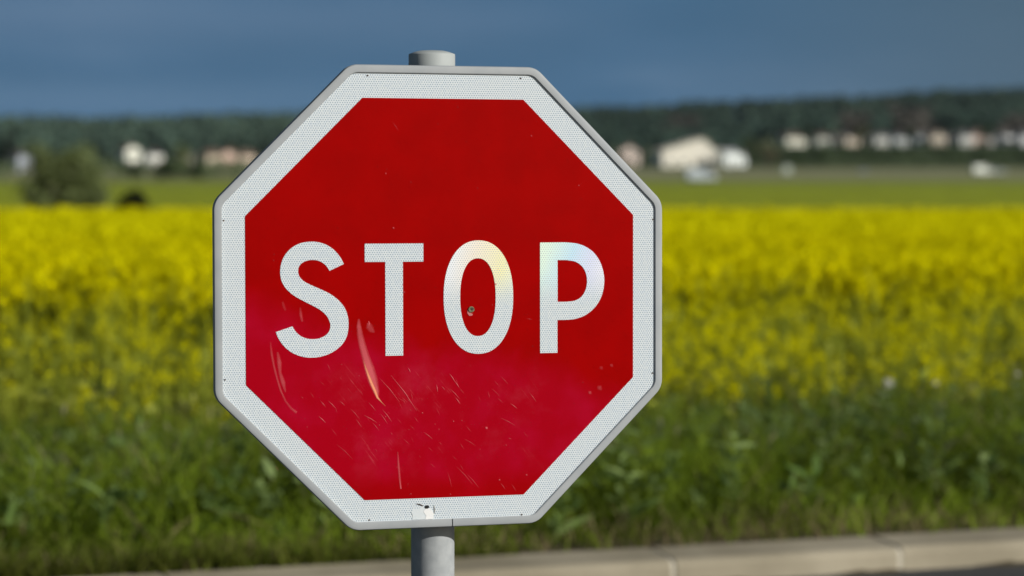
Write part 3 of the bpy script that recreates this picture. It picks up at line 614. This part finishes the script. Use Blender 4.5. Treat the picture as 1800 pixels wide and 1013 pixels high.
# leafy understorey that closes the view to the soil in the far part
ux = axis(-60, 60, .8, 1.0); uy = np.concatenate([np.arange(12.5, 27, .5), np.arange(27, 120.1, 1.0)])
UX, UY = np.meshgrid(np.arange(-48, 48.1, .8), uy); UZ = gz(UX, UY) + .66 + .10 * patch_noise(UX, UY, 1.7, 51) + rng.uniform(-.05, .05, UX.shape)
nx_, ny_ = UX.shape[1], UX.shape[0]; i = (np.arange(ny_ - 1)[:, None] * nx_ + np.arange(nx_ - 1)[None]).ravel()
UV = np.stack([UX, UY, UZ], -1).reshape(-1, 3); tt = rng.uniform(0, 1, (len(UV), 1)) ** 1.5
Qs = np.stack([i, i + 1, i + 1 + nx_, i + nx_], 1); Qs = Qs[kdist(UV[Qs[:, 0], 0], UV[Qs[:, 0], 1]) > FE + 3.4]
crop.add(UV, Qs, np.array([[.70, .64, .0]]) * (1 - tt) + np.array([[.42, .42, .01]]) * tt, 0)
cme = crop.mesh('rapeseed_crop')
tag(link('rapeseed_crop', cme, [LEAF, PETAL]), 'yellow flowering rapeseed crop filling the field behind the sign', 'crop', kind='stuff')

# ------------------------------------------------------------------ single weeds one can pick out on the verge
def at(px, d): return ((px - 900) / F * d, d)
def ground_at(px, d):
    x, y = at(px, d); return Vector((x, y, float(gz(x, y))))
def weed(px, d, h, label, head=True, hs=.018, hc=((.78, .78, .68), (.86, .85, .78)), leafc=((.09, .13, .05), (.16, .20, .10)), nl=8, cat='wildflower', name='wildflower', lean_=.05, leaflen=.08):
    r0 = ground_at(px, d); o = empty(name, r0); tag(o, label, cat, 'single plants on the verge')
    v = Veg(); z0 = np.zeros((1, 3)); P = v.ribbons(np.repeat(z0, 2, 0), np.array([[lean_, .02, 1.]] * 2), np.array([h, h]), np.array([.006, .006]), np.zeros((2, 3)), [1, .9, .8, .6], cols(2, *leafc))
    link('stem', v.mesh('stem'), [LEAF], o)
    v = Veg(); b = np.repeat(z0, nl, 0); tt = np.linspace(.1, .9, nl); b[:, 2] = h * tt; b[:, 0] = lean_ * h * tt; dv = rng.normal(0, 1, (nl, 3)); dv[:, 2] = rng.uniform(.3, 1.2, nl)
    v.ribbons(b, dv, rng.uniform(.8, 1.2, nl) * leaflen * (1.2 - .6 * tt), rng.uniform(.018, .03, nl), hbend(nl, .2), [.3, 1, .8, .1], cols(nl, *leafc)); link('leaves', v.mesh('leaves'), [LEAF], o)
    if head:
        v = Veg(); nn = 90; r_ = rng.normal(0, 1, (nn, 3)); r_ /= np.linalg.norm(r_, axis=1, keepdims=True); ctr = r_ * hs * np.array([1, 1, .8]) * rng.uniform(.5, 1, (nn, 1)) + np.array([lean_ * h, 0, h + hs * .4])
        v.leaves(ctr, np.full(nn, hs * .34), cols(nn, *hc), 0, .7); link('flower_head', v.mesh('flower_head'), [PETAL], o)
    return o
weed(1555, 11.1, .50, 'large pale fluffy seed head by the crop edge, leftmost of three right of the sign', hs=.026)
weed(1638, 11.2, .495, 'small whitish flower head on a bare stem, just right of the large fluffy seed head', hs=.013)
weed(1782, 11.3, .53, 'small whitish flower head nearest the right edge of the photo', hs=.014)
weed(1247, 10.8, .315, 'pale green flower head low in the verge grass beside the lower right of the sign', hs=.016, hc=((.22, .30, .14), (.34, .40, .24)))
weed(1605, 10.6, .38, 'pale green bud cluster halfway down the grass on the right', hs=.015, hc=((.24, .32, .14), (.34, .40, .22)))
weed(383, 10.6, .35, 'pale rounded flower head at the top of the grass just left of the sign', hs=.014, hc=((.30, .34, .20), (.42, .44, .30)))
weed(85, 10.3, .26, 'small pale bud at the far left of the verge', hs=.012, hc=((.24, .32, .14), (.34, .40, .22)))
weed(210, 9.55, .30, 'pale grey-green leafy thistle in the grass at lower left', head=False, leafc=((.12, .17, .08), (.20, .26, .14)), nl=22, cat='thistle', name='thistle', lean_=.12, leaflen=.10)
weed(1470, 10.4, .42, 'tall light green leafy stem standing in the grass, centre of the right-hand verge', head=False, leafc=((.12, .17, .05), (.19, .24, .09)), nl=16, cat='weed', name='tall_weed', lean_=-.12, leaflen=.12)
weed(1648, 10.5, .50, 'tall light green leafy stem at the right-hand side of the verge', head=False, leafc=((.10, .15, .05), (.17, .22, .09)), nl=16, cat='weed', name='tall_weed', lean_=.10, leaflen=.12)

# ------------------------------------------------------------------ trees and shrubs
bark = mottled('bark', (.05, .04, .03), (.10, .085, .065), 6, .95, 6, .5)
def trunk_mesh(h, r_, cr, seed):
    rs = random.Random(seed); bm = bmesh.new()
    def limb(p0, p1, r0, r1, n=7):
        d = (p1 - p0); q = d.to_track_quat('Z', 'Y').to_matrix(); rows = []
        for k in range(4):
            t_ = k / 3; c_ = p0.lerp(p1, t_) + q @ Vector((math.sin(t_ * 3) * r0 * .6, 0, 0)); rr_ = r0 + (r1 - r0) * t_
            rows.append([bm.verts.new(c_ + q @ Vector((rr_ * math.cos(2 * math.pi * j / n), rr_ * math.sin(2 * math.pi * j / n), 0))) for j in range(n)])
        for a, b in zip(rows, rows[1:]):
            for j in range(n): bm.faces.new((a[j], a[(j + 1) % n], b[(j + 1) % n], b[j]))
        bm.faces.new(rows[-1])
    top = Vector((0, 0, h * .62)); limb(Vector((0, 0, -.1)), top, r_, r_ * .45)
    for k in range(6):
        a = rs.uniform(0, 6.28); z = h * rs.uniform(.25, .6); limb(Vector((0, 0, z)), Vector((math.cos(a) * cr * .6, math.sin(a) * cr * .6, z + h * .25)), r_ * .4, r_ * .12, 5)
    me = bpy.data.meshes.new('trunk'); bm.to_mesh(me); return me
def crown_mesh(h, cr, ca, cb, nclump, nleaf, lsize, z0=.15, lobes=None):
    v = Veg(); cz, hz = h * (1 + z0) / 2, h * (1 - z0) / 2
    for k in range(nclump):
        if lobes: c0, rr_ = lobes[k % len(lobes)]; u = rng.normal(0, 1, 3); u /= np.linalg.norm(u); p_ = np.array(c0) + u * np.array(rr_) * rng.uniform(.3, .95)
        else: u = rng.normal(0, 1, 3); u /= np.linalg.norm(u); p_ = np.array([0, 0, cz]) + u * np.array([cr, cr, hz]) * rng.uniform(.35, .88)
        cs = rng.uniform(.16, .30) * cr; n = nleaf
        v.leaves(p_ + rng.normal(0, 1, (n, 3)) * cs * .6 * np.array([1, 1, .75]), rng.uniform(.6, 1.3, n) * lsize, cols(n, ca, cb, .1) * rng.uniform(.75, 1.25))
    return v.mesh('crown')
def tree(px, d, h, cr, ca, cb, label, cat='tree', name='tree', group=None, ncl=26, nl=16, ls=None, lobes=None, z0=.15, tr=None):
    o = empty(name, ground_at(px, d), random.uniform(0, 6.28) if not lobes else 0); tag(o, label, cat, group or ('trees and bushes beyond the field'))
    link('trunk', trunk_mesh(h, tr or h * .03, cr, int(px)), bark, o)
    link('crown', crown_mesh(h, cr, ca, cb, ncl, nl, ls or cr * .13, z0, lobes), [CROWN], o)
    return o
DK = ((.022, .042, .014), (.050, .078, .022)); OL = ((.13, .175, .065), (.21, .26, .11)); GR = ((.050, .080, .030), (.090, .125, .048)); BR = ((.16, .14, .10), (.23, .20, .15))
tree(114, 119, 4.3, 1.9, (.11, .145, .05), (.21, .25, .105), 'large loose olive-green bush standing alone at the far edge of the yellow field', 'bush', 'bush', ncl=260, nl=42, ls=.11, z0=0,
     lobes=[((-1.7, 0, 2.0), (.4, .5, .8)), ((1.65, 0, 1.7), (.4, .5, .8)), ((-1.05, 0, 3.5), (.4, .5, .75)), ((.0, 0, 3.3), (.7, .7, .6)), ((1.25, 0, 3.0), (.45, .5, .6)), ((.55, 0, 3.7), (.3, .3, .45)), ((-.7, 0, 2.9), (.7, .7, .9)), ((.45, 0, 2.7), (.9, .9, .95)), ((0, 0, 1.6), (1.45, 1.2, 1.0)), ((-.3, 0, .8), (1.3, 1.1, .75)), ((.9, .1, 1.8), (.7, .7, .9)), ((-1.0, 0, 1.8), (.6, .6, .9))])
tree(234, 121.5, 2.25, .9, (.010, .015, .005), (.022, .028, .010), 'small dark low shrub at the far field edge, right of the large olive bush', 'shrub', 'shrub', ncl=90, nl=60, ls=.09, z0=0)
tree(20, 640, 12.5, 5.2, (.012, .028, .022), (.03, .05, .032), 'tall dark tree above the pale house at the far left edge')
tree(233, 405, 3.7, 2.4, *DK, 'dark round tree directly below the tall cream house')
tree(292, 405, 3.3, 2.9, *DK, 'wide dark tree below and right of the square pale house')
tree(346, 410, 3.3, 2.9, *DK, 'dark tree below the dull house, beside the sloping edge of the sign')
tree(318, 520, 8.0, 2.6, *OL, 'olive-green tree between the square pale house and the beige house')
tree(62, 560, 8.6, 3.4, *OL, 'light olive tree rising behind the left part of the large bush')
tree(150, 600, 8.0, 4.0, *OL, 'olive tree behind the right part of the large bush')
tree(1350, 640, 7.5, 2.6, (.13, .12, .06), (.19, .165, .09), 'tan half-bare tree between the white hall and the row of houses')
tree(1085, 620, 4.0, 3.6, *BR, 'brownish bare tree in front of the pinkish house at the edge of the sign')
tree(1322, 720, 9.5, 5.0, *GR, 'green tree right behind the tan half-bare tree')
tree(1510, 830, 8.5, 3.6, (.08, .10, .03), (.12, .13, .05), 'yellowish green tree among the houses, left of the long white house')
tree(1598, 850, 7.0, 3.2, *DK, 'dark tree between the long white house and the small white house')
tree(1728, 850, 9.0, 3.6, *DK, 'dark tree beside the pink house')
tree(1418, 850, 7.5, 2.8, *DK, 'dark tree between the wide cream house and the first small house')

# belts of bushes that read as one mass
def belt(name, label, specs, ca, cb, hmin, hmax):
    v = Veg()
    for p0, p1, d0, d1, n in specs:
        for k in range(n):
            px = rng.uniform(p0, p1); d = rng.uniform(d0, d1); b = np.array(ground_at(px, d)); h = rng.uniform(hmin, hmax); w = h * rng.uniform(.5, .9)
            m_ = 45; u = rng.normal(0, 1, (m_, 3)); u /= np.linalg.norm(u, axis=1, keepdims=True)
            v.leaves(b + np.array([0, 0, h * .5]) + u * np.array([w, w, h * .5]) * rng.uniform(.35, 1, (m_, 1)), rng.uniform(.7, 1.3, m_) * h * .13, cols(m_, ca, cb, .12) * rng.uniform(.7, 1.3))
    tag(link(name, v.mesh(name), [CROWN]), label, 'shrub belt', kind='stuff')
belt('dark_shrub_belt', 'dark green belt of bushes and trees below the row of white houses', [(1372, 2600, 745, 790, 120)], (.030, .052, .018), (.060, .088, .030), 4.2, 6.2)
belt('olive_shrub_belt', 'olive green belt of bushes below the houses left of the sign', [(-250, 520, 410, 470, 55), (-250, 560, 560, 640, 60)], (.10, .14, .06), (.17, .215, .10), 2.4, 4.0)
belt('garden_bushes', 'green garden bushes between the halls and the dark hillside wood', [(1060, 1380, 790, 860, 50), (380, 1060, 830, 870, 40)], (.085, .11, .06), (.15, .175, .09), 4, 7)

# the wood on the hill
f = Veg(); ntr = 4600
pxs = rng.uniform(-1300, 3000, ntr); ds = rng.uniform(905, 1500, ntr)
for px, d in zip(pxs, ds):
    b = np.array(ground_at(px, d)); h = rng.uniform(8.5, 12.5); w = rng.uniform(3.2, 5.6); m_ = 44
    left = sstep(px, 1000, 500)
    ca = np.array((.034, .064, .052)) * (1 - left) + np.array((.050, .092, .072)) * left; cb = np.array((.064, .104, .070)) * (1 - left) + np.array((.10, .15, .10)) * left  # haze painted into the leaf colours: bluish, and lighter towards the left
    pn = float(patch_noise(px * .01, d * .012, 1.0, 77)); k = .9 + .45 * pn
    ypx = 300 - (b[2] + h * .6 - EYE) * F / d
    for bx, by, bw_, bh_ in ((1495, 220, 30, 12), (1597, 214, 34, 20), (1195, 222, 26, 12), (1795, 222, 30, 12)):
        if abs(px - bx) < bw_ and abs(ypx - by) < bh_: ca, cb, k = np.array((.085, .080, .068)), np.array((.12, .11, .088)), 1.
    u = rng.normal(0, 1, (m_, 3)); u /= np.linalg.norm(u, axis=1, keepdims=True)
    f.leaves(b + np.array([0, 0, h * .58]) + u * np.array([w, w, h * .45]) * rng.uniform(.4, 1, (m_, 1)), rng.uniform(.7, 1.3, m_) * 1.45, cols(m_, ca, cb, .1) * k * rng.uniform(.88, 1.12))
tag(link('hillside_wood', f.mesh('hillside_wood'), [CROWN]), 'dark green wood covering the long low hill on the horizon', 'wood', kind='stuff')

# ------------------------------------------------------------------ houses
wallm = {}
def wmat(c):
    if c not in wallm: wallm[c] = mottled('plaster', c, tuple(v * 1.08 for v in c), .6, .9, 4)
    return wallm[c]
roofm = {}
def rmat(c):
    if c not in roofm: roofm[c] = mottled('roof_tile', c, tuple(v * 1.25 for v in c), 1.5, .9, 6)
    return roofm[c]
glassm = principled('window_glass', (.03, .035, .04), .12)[0]; framem = principled('window_frame', (.7, .7, .68), .6)[0]; doorm = mottled('door_wood', (.12, .07, .04), (.16, .10, .06), 5, .6); brick = mottled('chimney_brick', (.22, .12, .09), (.30, .17, .12), 6, .9)
def bxo(name, c, s, mat, parent):
    bm = bmesh.new(); box_bm(bm, c, s); me = bpy.data.meshes.new(name); bm.to_mesh(me); return link(name, me, mat, parent)
def house(px, d, w, dep, hw, hr, rot, wc, rc, label, cat='house', name='house', wins=2, floors=1, ridge='x', door=True, chim=True, ax=0):
    o = empty(name, ground_at(px, d) - Vector((0, 0, .3)), R(rot + 22)); tag(o, label, cat, 'buildings of the far village')
    hx, hy = w / 2, dep / 2
    bm = bmesh.new()
    if ridge == 'x': V = [(-hx, -hy, 0), (hx, -hy, 0), (hx, hy, 0), (-hx, hy, 0), (-hx, -hy, hw), (hx, -hy, hw), (hx, hy, hw), (-hx, hy, hw), (-hx, 0, hw + hr), (hx, 0, hw + hr)]; Fs = [(0, 1, 5, 4), (2, 3, 7, 6), (1, 2, 6, 9, 5), (3, 0, 4, 8, 7), (4, 5, 9, 8), (6, 7, 8, 9), (3, 2, 1, 0)]
    else: V = [(-hx, -hy, 0), (hx, -hy, 0), (hx, hy, 0), (-hx, hy, 0), (-hx, -hy, hw), (hx, -hy, hw), (hx, hy, hw), (-hx, hy, hw), (ax, -hy, hw + hr), (ax, hy, hw + hr)]; Fs = [(0, 1, 5, 8, 4), (2, 3, 7, 9, 6), (1, 2, 6, 5), (3, 0, 4, 7), (5, 6, 9, 8), (7, 4, 8, 9), (3, 2, 1, 0)]
    link('wall', mesh('wall', V, Fs), wmat(wc), o)
    e, th = .45, .16
    if ridge == 'x': sl_ = hr / hy; A = [(-hy - e, hw - sl_ * e + .05), (0, hw + hr + .05), (hy + e, hw - sl_ * e + .05), (hy + e, hw - sl_ * e + .05 + th), (0, hw + hr + .05 + th), (-hy - e, hw - sl_ * e + .05 + th)]; P0 = [(-hx - e, a, b) for a, b in A]; P1 = [(hx + e, a, b) for a, b in A]
    else: sl_ = hr / (hx + abs(ax)); A = [(-hx - e, hw - sl_ * e + .05), (ax, hw + hr + .05), (hx + e, hw - sl_ * e + .05), (hx + e, hw - sl_ * e + .05 + th), (ax, hw + hr + .05 + th), (-hx - e, hw - sl_ * e + .05 + th)]; P0 = [(a, -hy - e, b) for a, b in A]; P1 = [(a, hy + e, b) for a, b in A]
    Fr = [(k, (k + 1) % 6, 6 + (k + 1) % 6, 6 + k) for k in range(6)] + [(0, 5, 4, 1), (1, 4, 3, 2), (6, 7, 10, 11), (7, 8, 9, 10)]
    me = mesh('roof', P0 + P1, Fr); bmr = bmesh.new(); bmr.from_mesh(me); bmesh.ops.recalc_face_normals(bmr, faces=bmr.faces); bmr.to_mesh(me)
    rf = link('roof', me, rmat(rc), o)
    if chim: bxo('chimney', (hx * .4 if ridge == 'x' else hx * .3, hy * .25 if ridge == 'x' else hy * .3, hw + hr + .1), (.6, .5, 1.5), brick, rf)
    for fl in range(floors):
        zc = 1.5 + fl * 2.7
        for k in range(wins):
            xx = -hx + w * (k + .75) / (wins + .5)
            if fl == 0 and door and k == wins // 2: continue
            wf = bxo('window', (xx, -hy - .03, zc), (1.1, .08, 1.25), glassm, o); bxo('window_frame', (xx, -hy - .03, zc - .67), (1.3, .16, .09), framem, wf)
        for s_ in (-1, 1):
            wf = bxo('window', (s_ * (hx + .03), 0, zc), (.08, 1.0, 1.2), glassm, o); bxo('window_frame', (s_ * (hx + .03), 0, zc - .65), (.16, 1.2, .09), framem, wf)
    if door:
        dr = bxo('door', (-hx + w * (wins // 2 + .75) / (wins + .5), -hy - .04, 1.25), (1.0, .1, 2.0), doorm, o)
    return o
WH = (.82, .82, .78); CR = (.80, .72, .58); BE = (.68, .58, .44); PK = (.74, .54, .44); GY = (.5, .53, .54)
RD, RG, RB = (.13, .085, .06), (.10, .10, .10), (.09, .065, .05)
house(228, 770, 5.3, 7, 5.7, 1.4, 12, (0.86, 0.86, 0.74), RB, 'tall narrow cream house left of the sign, above a dark round tree', floors=2, ridge='y', door=False)
house(268, 780, 5.5, 7, 4.0, 0.8, 8, (0.79, 0.79, 0.73), RG, 'low square pale house just right of the tall cream house', door=True)
house(326, 790, 4.8, 7, 3.4, 1.2, -6, (.30, .30, .24), RB, 'dull grey-brown house left of the beige house, half hidden by trees')
house(372, 790, 5.7, 7, 3.8, 1.4, 10, BE, RD, 'beige house at the left end of the trio next to the sign')
house(402, 800, 4.8, 6, 4.2, 1.4, -8, PK, RD, 'pinkish house in the middle of the trio next to the sign', ridge='y')
house(432, 810, 5.3, 6, 3.6, 1.3, 5, (0.77, 0.63, 0.50), RD, 'cream-pink house touching the left diagonal edge of the sign')
house(36, 600, 3.7, 6, 3.8, 1.0, 15, (.40, .44, .50), RG, 'pale bluish house at the far left edge, beside the large bush', ridge='y')
house(-60, 800, 9, 8, 4.5, 2.5, 0, WH, RD, 'white house beyond the left edge of the photo')
house(1104, 780, 6.5, 7, 5.2, 2.0, -14, (0.73, 0.61, 0.53), RB, 'pale pinkish house right beside the right diagonal edge of the sign', ridge='y', floors=2)
house(1203, 735, 18, 16, 5.2, 4.0, -14, (.86, .81, .69), (.72, .66, .54), 'large cream hall with a pale gabled roof, the biggest building right of the sign', 'hall', 'hall', wins=4, chim=False, ridge='y', ax=4.5)
house(1278, 750, 8.5, 9, 4.6, 1.0, 10, (0.79, 0.84, 0.82), (.45, .47, .48), 'low white flat-roofed hall attached right of the large cream hall', 'hall', 'hall', wins=3, chim=False)
house(1390, 850, 8.4, 7, 3.2, 1.4, 4, (0.82, 0.82, 0.69), RB, 'wide cream house at the left end of the right-hand row', wins=3)
house(1440, 860, 4.9, 6, 3.3, 1.2, -4, (0.66, 0.69, 0.61), RB, 'small pale house second from the left in the right-hand row')
house(1488, 862, 5.7, 7, 3.3, 1.4, 8, (0.77, 0.66, 0.53), RG, 'cream house with a beige tinge third from the left in the right-hand row')
house(1545, 865, 7.5, 7, 3.3, 1.2, 2, (0.69, 0.71, 0.66), RG, 'long white house near the middle of the right-hand row, left half of a pair', wins=3)
house(1577, 850, 4.6, 6, 3.2, 1.2, -5, (0.74, 0.79, 0.79), RG, 'small white house touching the right side of the long white house')
house(1613, 870, 4.9, 6, 3.8, 1.2, 8, (0.73, 0.77, 0.75), RG, 'small white house between the dark tree and the tan gabled house')
house(1645, 866, 5.6, 7, 4.0, 1.7, -18, (0.79, 0.69, 0.55), RD, 'tan gabled house right of the middle of the right-hand row', ridge='y', floors=2)
house(1690, 878, 5.6, 6, 3.8, 1.4, 4, (0.61, 0.62, 0.58), RG, 'greyish house just left of the pink house')
house(1714, 880, 4.6, 6, 4.7, 1.4, -6, (0.86, 0.66, 0.55), RD, 'pink house, the tallest in the right-hand row', floors=2, ridge='y')
house(1762, 874, 4.6, 6, 4.0, 1.1, 6, (0.74, 0.75, 0.73), RG, 'small whitish house left of the house cut by the right edge of the photo')
house(1800, 866, 5.3, 6, 4.3, 1.5, -6, (0.86, 0.86, 0.86), RG, 'white house cut by the right edge of the photo', floors=2)
house(1467, 872, 4.6, 6, 3.2, 1.1, 5, (.80, .80, .76), RB, 'tiny pale house squeezed between the small pale house and the cream-beige one')
house(1664, 884, 4.6, 6, 3.3, 1.1, -4, (.78, .78, .72), RG, 'small pale house between the tan gabled house and the greyish house')
house(1738, 884, 4.4, 6, 3.2, 1.1, 6, (.74, .74, .70), RG, 'tiny pale house behind the dark tree, right of the pink house')
house(1880, 874, 7.0, 7, 3.6, 1.5, 3, WH, RD, 'white house beyond the right edge of the photo')

# ------------------------------------------------------------------ cars on the far road
tyre = mottled('tyre', (.02, .02, .02), (.03, .03, .03), 30, .8); rimc = principled('wheel_rim', (.45, .46, .47), .35, metal=.8)[0]; lampm = principled('lamp_glass', (.6, .6, .58), .1)[0]; cglass = principled('car_glass', (.025, .03, .035), .06)[0]
def car(px, d, rot, col, label, van=False, scale=1.):
    o = empty('van' if van else 'car', ground_at(px, d), R(rot)); tag(o, label, 'van' if van else 'car', 'vehicles on the far road')
    paint = mottled('car_paint', col, tuple(v * 1.03 for v in col), 3, .3, coat=.8)
    if van: side = [(-2.3, .3), (2.3, .3), (2.35, .9), (1.75, 1.1), (1.3, 1.95), (.9, 2.05), (-2.2, 2.05), (-2.35, 1.8)]; cab = [(.55, 1.12), (1.62, 1.12), (1.25, 1.85), (.55, 1.9)]
    else: side = [(-2.05, .3), (2.05, .3), (2.1, .62), (1.9, .82), (.95, .95), (.25, 1.44), (-.9, 1.48), (-1.75, 1.05), (-2.1, .95), (-2.15, .5)]; cab = [(-1.45, .98), (.75, .96), (.2, 1.36), (-.85, 1.40)]
    top = max(z for _, z in side)
    def hw_(z): return .88 - .22 * max(0, (z - .95) / (top - .9)) * (.45 if van else 1)
    n = len(side); V = [(x_, -hw_(z_), z_) for x_, z_ in side] + [(x_, hw_(z_), z_) for x_, z_ in side]
    bm = bmesh.new(); vs = [bm.verts.new(v) for v in V]
    for k in range(n): bm.faces.new((vs[k], vs[(k + 1) % n], vs[n + (k + 1) % n], vs[n + k]))
    bm.faces.new(vs[:n][::-1]); bm.faces.new(vs[n:]); bmesh.ops.recalc_face_normals(bm, faces=bm.faces)
    bmesh.ops.bevel(bm, geom=bm.edges[:], offset=.05, segments=2, affect='EDGES', profile=.6)
    me = bpy.data.meshes.new('body'); bm.to_mesh(me); link('body', me, paint, o)
    for s_ in (-1, 1):
        m_ = len(cab); Vg = [(x_, s_ * (hw_(z_) + .012), z_) for x_, z_ in cab] + [(x_, s_ * (hw_(z_) - .03), z_) for x_, z_ in cab]
        link('side_window', mesh('side_window', Vg, [tuple(range(m_)), tuple(range(2 * m_ - 1, m_ - 1, -1))] + [(k, (k + 1) % m_, m_ + (k + 1) % m_, m_ + k) for k in range(m_)]), cglass, o)
    def screen(name, a, b):
        (xa, za), (xb, zb) = a, b; nx__, nz__ = (zb - za), -(xb - xa); l_ = math.hypot(nx__, nz__); sg = 1 if xa > 0 else -1; ox, oz = abs(nx__ / l_) * .015 * sg, abs(nz__ / l_) * .015
        pa = (xa + (xb - xa) * .12, za + (zb - za) * .12); pb = (xa + (xb - xa) * .9, za + (zb - za) * .9); V = []
        for k in (1, -1.5):
            for (xx, zz) in (pa, pb):
                for s_ in (-1, 1): V.append((xx + ox * k, s_ * (hw_(zz) - .1), zz + oz * k))
        link(name, mesh(name, V, [(0, 1, 3, 2), (4, 6, 7, 5), (0, 2, 6, 4), (1, 5, 7, 3), (2, 3, 7, 6), (0, 4, 5, 1)]), cglass, o)
    if van: screen('windscreen', (1.75, 1.1), (1.3, 1.95))
    else: screen('windscreen', (.95, .95), (.25, 1.44)); screen('rear_window', (-1.75, 1.05), (-.9, 1.48))
    for xx in (-1.3, 1.3):
        for s_ in (-1, 1):
            M = Matrix.Translation((xx, s_ * .80, .32)) @ Matrix.Rotation(R(90), 4, 'X')
            bm = bmesh.new(); bmesh.ops.create_cone(bm, segments=20, radius1=.32, radius2=.32, depth=.2, cap_ends=True, matrix=M); me = bpy.data.meshes.new('wheel'); bm.to_mesh(me); wl = link('wheel', me, tyre, o)
            bm = bmesh.new(); bmesh.ops.create_cone(bm, segments=16, radius1=.2, radius2=.18, depth=.03, cap_ends=True, matrix=Matrix.Translation((xx, s_ * .91, .32)) @ Matrix.Rotation(R(90), 4, 'X')); me = bpy.data.meshes.new('rim'); bm.to_mesh(me); link('rim', me, rimc, wl)
    fx = 2.36 if van else 2.1
    for s_ in (-1, 1): bxo('headlight', (fx - .08, s_ * .62, .78 if van else .68), (.12, .3, .13), lampm, o); 
    o.scale = (scale,) * 3
car(1231, 402, 12, (.44, .49, .53), 'silver-grey van with dark windows on the far field track, in front of the cream hall', van=True, scale=1.15)
car(1383, 500, 84, (.62, .68, .60), 'pale van seen end-on on the far road, below the wide cream house', van=True)
car(1517, 510, 80, (.36, .38, .36), 'dull grey car end-on on the far road, between two paler vehicles')
car(1724, 515, 20, (.66, .70, .64), 'white van on the far road near the right edge', van=True)
car(1752, 518, 4, (.40, .44, .42), 'grey car close behind the white van')


# ------------------------------------------------------------------ the air
bm = bmesh.new(); box_bm(bm, (0, 1250, 60), (5200, 2700, 122)); me = bpy.data.meshes.new('haze'); bm.to_mesh(me)
hm = bpy.data.materials.new('haze'); hm.use_nodes = True; t = hm.node_tree; t.nodes.clear()
pv = N(t, 'ShaderNodeVolumePrincipled'); pv.inputs['Color'].default_value = (.75, .87, 1, 1); pv.inputs['Density'].default_value = .00003; pv.inputs['Anisotropy'].default_value = 0
ho = N(t, 'ShaderNodeOutputMaterial'); t.links.new(pv.outputs[0], ho.inputs['Volume'])
tag(link('haze', me, hm), 'thin haze over the fields and the far hill', 'haze', kind='stuff')
